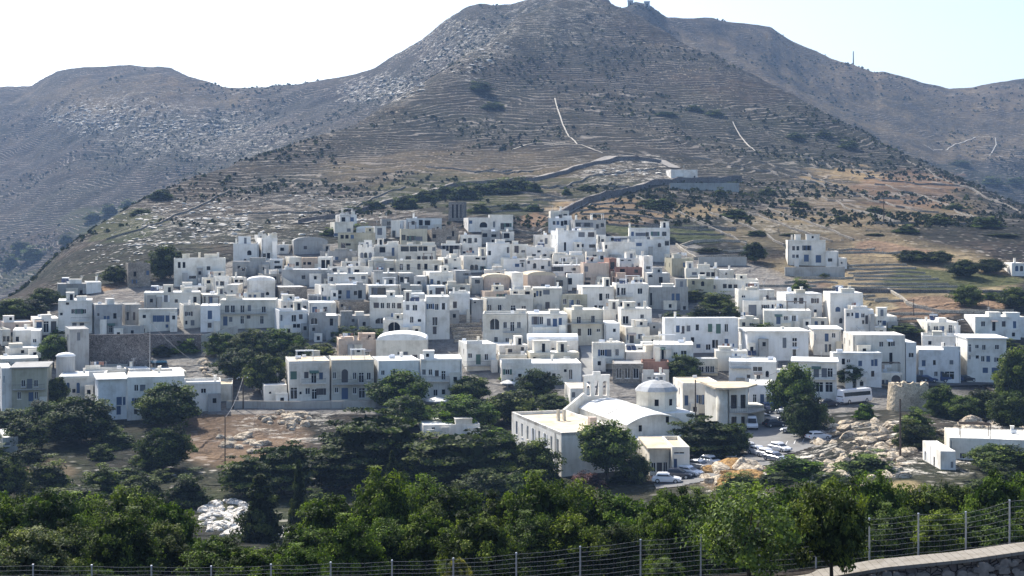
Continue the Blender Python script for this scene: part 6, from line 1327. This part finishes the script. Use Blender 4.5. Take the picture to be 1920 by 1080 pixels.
def car(px,py,rot,colr,label,kind='car',Y=None):
    Y=Y or invY(px,py); g=G3(px,Y,.1); root=empty('parked_'+kind,g,R(rot)); tag(root,label,kind,'cars parked in the village' if kind=='car' else None)
    if kind=='car': L_,W,st,cab=4.2,1.72,[(-2.1,.38,.62),(-1.95,.25,.86),(-1.2,.22,.93),(.75,.22,.92),(1.75,.25,.78),(2.1,.38,.6)],[(-1.75,.92,.93),(-1.25,1.0,1.42),(.05,1.0,1.46),(.95,.93,.93)]
    elif kind=='van': L_,W,st,cab=5.0,1.95,[(-2.5,.4,1.1),(-2.45,.3,1.15),(1.6,.3,1.15),(2.3,.35,1.0),(2.5,.45,.75)],[(-2.46,1.1,2.2),(-2.4,1.1,2.3),(1.0,1.1,2.3),(1.95,1.1,1.12)]
    else: L_,W,st,cab=9.5,2.45,[(-4.75,.5,1.45),(-4.7,.35,1.5),(4.6,.35,1.5),(4.75,.5,1.4)],[(-4.72,1.45,2.95),(-4.6,1.45,3.1),(4.5,1.45,3.1),(4.72,1.45,2.9)]
    w=W/2; b=MB()
    loft(b,[[(x,-w*.93,z0),(x,-w,z0+.2),(x,-w,z1-.06),(x,-w*.9,z1),(x,w*.9,z1),(x,w,z1-.06),(x,w,z0+.2),(x,w*.93,z0)] for x,z0,z1 in st])
    c1=[[(x,-w*.9,zb-.02),(x,-w*.78,zt-.05),(x,-w*.7,zt),(x,w*.7,zt),(x,w*.78,zt-.05),(x,w*.9,zb-.02)] for x,zb,zt in cab]
    loft(b,c1); b.build('body',PAINT[colr],root,False)
    gl=MB()
    for s in(-1,1):
        xs=[cab[0][0]+.25,cab[1][0]+.05,cab[2][0]-.02,cab[3][0]-.25]; zb=cab[1][1]+.03; zt=cab[1][2]-.14
        if kind=='bus': xs=[-4.5,-4.5,4.3,4.3]; zb,zt=1.65,2.7
        y0=s*(w*.9+.012);y1=s*(w*.79+.012); q=[(xs[0]+.15,y0,zb),(xs[3],y0,zb),(xs[2],y1,zt),(xs[1],y1,zt)]; gl.poly(q if s<0 else q[::-1])
    gl.build('side_windows',M_GLASS,root)
    for nm,(a,b_) in(('windscreen',(cab[3],cab[2])),('rear_window',(cab[0],cab[1]))):
        m=MB(); sg=1 if nm=='windscreen' else -1; m.quad((a[0]+sg*.015,-w*.8,a[1]+.06),(a[0]+sg*.015,w*.8,a[1]+.06),(b_[0]+sg*.03,w*.68,b_[2]-.06),(b_[0]+sg*.03,-w*.68,b_[2]-.06)); m.build(nm,M_GLASS,root)
    if kind=='bus': root.scale=(.82,.82,.9)
    rw=.32 if kind=='car' else .36 if kind=='van' else .48
    for x in(-L_*.3,L_*.31):
        for s in(-1,1):
            m=MB(); m.tube((x,s*(w-.2),rw),(x,s*(w+.01),rw),rw,rw,14); wh=m.build('wheel',M_TYRE,root); m=MB(); m.tube((x,s*(w+.012),rw),(x,s*(w+.02),rw),rw*.6,rw*.55,10); m.build('rim',M_METAL,wh)
    for s in(-1,1):
        zl=.62 if kind!='bus' else .9; m=MB(); m.box(L_/2-.03,L_/2+.02,s*w*.72-.16,s*w*.72+.16,zl-.02,zl+.13) ; m.build('headlight',M_LAMP,root); m=MB(); m.box(-L_/2-.02,-L_/2+.03,s*w*.75-.12,s*w*.75+.12,zl,zl+.16); m.build('tail_light',M_RED,root)
    return root
for a in ((1409,803,-95,'white','white van parked facing the camera at the top of the car park','van'),(1474,776,160,'white','white car farthest up the car park beside the dark tree'),(1479,790,158,'dark','dark car between two pale cars beside the dark tree'),(1487,812,160,'silver','silver car at the middle of the car park edge'),(1534,825,20,'white','white topped car nearest the tan boulders'),
 (1406,846,-60,'white','white car at the left of the cluster at the car park entrance'),(1423,853,-60,'white','second white car in the cluster at the car park entrance'),(1440,858,-58,'white','third white car in the cluster at the car park entrance'),(1453,864,-58,'silver','silver car at the right end of the entrance cluster'),
 (1352,856,-80,'white','white car half hidden under the wide dark tree'),(1364,858,-82,'white','white car right of the half hidden car under the dark tree'),(1292,892,-40,'white','white car parked by the small house with a blue door'),(1312,880,-40,'silver','silver car behind the white car by the blue door house'),(1250,905,-10,'white','white roofed car at the left foot of the kiosk house'),
 (1553,762,20,'dark','dark car in the shade left of the bus'),(1428,775,10,'dark','dark car shaded by the curved corner house'),(1445,768,10,'blue','blue car shaded below the modern slab roof house'),
 (1845,715,5,'white','white car in front of the three storey house'),(1877,716,5,'white','white car at the right end of the road'),(1722,716,0,'dark','dark car in the garage opening of the blue shaded house'),(1738,717,0,'blue','blue car beside the dark garage car'),(1462,846,-58,'white','white car alone beside the parking lines'),(1452,800,20,'dark','dark car standing across the middle of the car park'),(1436,790,10,'silver','silver car just right of the white van'),(1505,790,160,'white','white car shaded under the dense dark round tree'),(1333,872,-50,'white','white car below the wide dark spreading tree'),(1272,897,-20,'dark','dark car between the two white cars of the lower lane'),(1395,838,-70,'dark','dark car left of the entrance cluster'),(1812,716,0,'dark','dark car between the blue van and the white cars')):
    car(*a)
car(1783,717,2,'blue','dark blue van parked before the blue shaded house','van')
car(1602,756,32,'white','pale bus with white roof parked left of the windmill','bus')
# ------------------------------------------------------------------ poles, tank, small things
def pole(px,ytop,yb,label,arm=True,mat=None,r=.14,lamp=False,Y=None,name='utility_pole',cat='pole'):
    Y=Y or invY(px,yb); g=G3(px,Y,-.3); t=P3(px,ytop,Y); m=MB(); m.tube((0,0,0),(0,0,t.z-g.z),r,r*.65,8); root=empty(name,g); tag(root,label,cat); m.build('shaft',mat or M_WOOD,root); H=t.z-g.z
    if arm:
        m=MB(); m.box(-.9,.9,-.06,.06,H-.6,H-.48); c=m.build('crossarm',M_WOOD,root)
        for x in(-.8,0,.8): m=MB(); m.lathe([(.05,0),(.09,.05),(.05,.12),(.08,.18),(.03,.25)],(x,0,H-.48),8); m.build('insulator',M_TANK,c)
    if lamp:
        m=MB(); m.tube((0,0,H-.1),(.9,-.3,H+.15),.04,.03,6); m.build('lamp_arm',M_METAL,root); m=MB(); m.box(.75,1.25,-.45,-.2,H+.08,H+.2); m.build('lamp_head',M_TANK,root)
    return root,t
pole(1688,748,862,'tall dark wooden pole standing before the windmill',False,None,.18)
pole(1304,712,800,'dark wooden pole beside the curved corner house',False,None,.16)
pole(437,706,765,'left wooden pole of the pair beside the sunny cream house',True)
pole(456,704,765,'right wooden pole of the pair beside the sunny cream house',True)
pole(281,600,704,'thin pole in front of the dark rubble wall',False,M_METAL,.07)
pole(456,500,548,'thin cross shaped mast among the left rooftops',True,M_IRON,.06)
pole(422,780,895,'slim pole on the shadowed left slope',False,None,.1)
pole(1713,560,592,'short pole in the brown ploughed field',False,None,.12)
pole(1853,565,604,'wooden pole behind the long one storey house',False,None,.12)
pole(1657,365,420,'pole on the striped terraces of the mountain foot',False,None,.18,Y=invY(1657,420,450))
pole(1795,600,700,'tall slim lamp post in front of the small window house',False,M_METAL,.08,True)
pole(1098,498,545,'slim pole in the village centre',False,M_IRON,.07)
pole(798,510,548,'slim pole beside the mast house',False,M_IRON,.07)
pole(407,610,665,'pale thin pole in the garden below the curved wall',False,M_TANK,.06)
pole(1486,678,720,'street lamp behind the tall dark tree',False,M_METAL,.08,True)
Ys=float(np.interp(1600,[1500,1920],[1700,1800])); pole(1600,96,130,'thin radio mast on the right ridge against the sky',False,M_IRON,.9,Y=Ys,name='radio_mast',cat='mast')
def hut(px,y0,y1,w,lab,Yk):
    g=G3(px,Yk,-3); t=P3(px,y0,Yk); root=empty('summit_hut',g); tag(root,lab,'hut'); H=t.z-g.z; W=w/F*Yk; m=MB(); m.box(-W/2,W/2,-W/3,W/3,0,H); m.build('wall',WALL['g'],root); m=MB(); m.box(-W/2-.4,W/2+.4,-W/3-.4,W/3+.4,H+.01,H+.7); m.build('roof',ROOF['g'],root); m=MB(); m.box(-.8,.8,-W/3-.05,-W/3+.1,H*.3,H*.75); m.build('window',M_DARK,root)
hut(1182,2,20,10,'tiny hut on the saddle left of the summit mast',1500); hut(1213,4,20,10,'tiny hut on the small summit right of the saddle',1500)
def tower_tank():
    Y=invY(123,720)-1; g=G3(123,Y,-.5); root=empty('water_tower',g); tag(root,'round pale water tower with white domed cap beside the pale blue house','water tower'); z=P3(123,668,Y).z-g.z; r=17/F*Y
    m=MB(); m.lathe([(r,0),(r,z),(r*.97,z)],(0,0,0),28); m.build('wall',WALL['g'],root,False); m=MB(); m.lathe([(r*1.04,z+.003),(r*1.04,z+.2),(r*.8,z+.55),(r*.4,z+.75),(.02,z+.8)],(0,0,0),28); m.build('cap',ROOF['w'],root,True)
tower_tank()
def canopy(px,py,w,lab,c,Yk,name='parasol'):
    g=G3(px,Yk); t=P3(px,py,Yk); root=empty(name,g); tag(root,lab,'parasol'); H=t.z-g.z; W=w/F*Yk/2; m=MB(); m.tube((0,0,0),(0,0,H),.05); m.build('pole',M_METAL,root); m=MB(); m.lathe([(W,H-.75),(W*.96,H-.62),(W*.5,H-.25),(.05,H)],(0,0,0),8); m.build('canopy',c,root)
canopy(818,744,48,'large cream parasol in the courtyard of the dark storey street house',WALL['w'],invY(818,762))
canopy(952,712,30,'white canopy in front of the long bright white house',WALL['w'],invY(952,726))
# pool
def pool():
    q=photo_line([(282,678),(312,677),(314,690),(284,692)]); z=max(ground(*p) for p in q)+.25; m=MB(); m.poly([(x,y,z) for x,y in q]); o=m.build('pool_water',simple('blue_pool_water',(.03,.09,.16),.1)); tag(o,kind='structure')
pool()
# power cables
def cable(a,b,sag,lab):
    m=MB(); n=14; pts=[a.lerp(b,k/n)-Vector((0,0,sag*4*(k/n)*(1-k/n))) for k in range(n+1)]
    for p,q in zip(pts[:-1],pts[1:]): m.tube(p,q,.03,.03,4,0,False)
    o=m.build('power_cable',M_IRON); tag(o,lab,'cable')
def polexy(px,yt,yb): Y=invY(px,yb); return P3(px,yt+3,Y)
cable(polexy(456,704,765),polexy(422,780,895),1.0,'sagging cable from the pole pair down to the slope pole')
cable(polexy(1304,712,800),polexy(1486,678,720),2.0,'long cable from the church side pole to the street lamp')
cable(polexy(437,706,765),polexy(281,600,704),2.0,'long cable from the pole pair to the thin wall pole')
vp=[(330,480),(420,545),(520,520),(640,470),(700,505),(860,480),(905,520),(1000,500),(1060,455),(1150,520),(1200,560),(1340,520),(1440,560),(1560,560),(1620,640),(560,600),(760,600),(960,610)]
tops=[]
for i,(px,py) in enumerate(vp):
    Y=invY(px,py+12); tops.append(P3(px,py-16,Y))
    pole(px,py-16,py+12,'wooden wire pole number between the rooftops'.replace(' number',''),False,M_WOOD,.07)
for i,j in((0,1),(1,2),(2,4),(3,4),(3,5),(5,7),(4,6),(6,9),(7,8),(9,10),(10,12),(11,12),(12,13),(13,14),(15,16),(16,17),(6,17)): cable(tops[i],tops[j],1.2,'thin overhead cable strung between rooftop poles')
for o in bpy.data.objects:
    if o.get('label')=='wooden wire pole between the rooftops' : o['group']='rooftop wire poles'
    if o.get('label')=='thin overhead cable strung between rooftop poles': o['group']='rooftop cables'
# ------------------------------------------------------------------ air
def haze():
    zl=float(GZ.min())-1; zh=float(GZ[(PXS>-400)&(PXS<2400)].max()); zh=max(zh,float(GZ.max()))+20
    m=MB(); m.box(-11500,11500,-60,2990,zl,zh); mt=bpy.data.materials.new('pale_air'); mt.use_nodes=True; nt=mt.node_tree; nt.nodes.clear()
    o=nt.nodes.new('ShaderNodeOutputMaterial'); v=nt.nodes.new('ShaderNodeVolumePrincipled'); v.inputs['Color'].default_value=(.40,.62,1,1); v.inputs['Density'].default_value=HAZE; v.inputs['Anisotropy'].default_value=.1
    nt.links.new(v.outputs[0],o.inputs['Volume']); ob=m.build('haze',mt); tag(ob,kind='stuff',label='thin bluish air fading the mountain',cat='haze')
HAZE=.00012
haze()
# ------------------------------------------------------------------ light, sky, camera
SUN_EL,SUN_AZ=R(46),R(-32)      # azimuth from +Y, negative to the left: light comes from behind left
w=bpy.data.worlds.new('World'); scene.world=w; w.use_nodes=True; nt=w.node_tree; bg=nt.nodes['Background']; sk=nt.nodes.new('ShaderNodeTexSky'); sk.sky_type='NISHITA'; sk.sun_disc=False
sk.sun_elevation=SUN_EL; sk.sun_rotation=SUN_AZ; sk.air_density=1.0; sk.dust_density=3.5; sk.ozone_density=2.5; sk.altitude=600
nt.links.new(sk.outputs[0],bg.inputs[0]); bg.inputs[1].default_value=.145
sd=Vector((math.sin(SUN_AZ)*math.cos(SUN_EL),math.cos(SUN_AZ)*math.cos(SUN_EL),math.sin(SUN_EL)))
l=bpy.data.lights.new('sun','SUN'); l.energy=4.8; l.angle=R(.5); l.color=(1,.95,.87); lo=bpy.data.objects.new('sun',l); col.objects.link(lo); lo.rotation_euler=sd.to_track_quat('Z','Y').to_euler()
cd=bpy.data.cameras.new('camera'); cam=bpy.data.objects.new('camera',cd); col.objects.link(cam); cam.location=(0,0,0); cam.rotation_euler=(math.pi/2,0,0)
cd.sensor_width=36; cd.lens=F/1920*36; cd.shift_y=-100/1920; cd.clip_start=.5; cd.clip_end=20000; scene.camera=cam
scene.render.resolution_x=1024; scene.render.resolution_y=576
scene.view_settings.view_transform='Standard'; scene.view_settings.look='None'; scene.view_settings.exposure=.76; scene.view_settings.gamma=1
scene.render.engine='CYCLES'; scene.cycles.volume_step_rate=5; scene.cycles.volume_max_steps=32
print('objects',len(bpy.data.objects),'things',sum(1 for o in bpy.data.objects if o.parent is None))
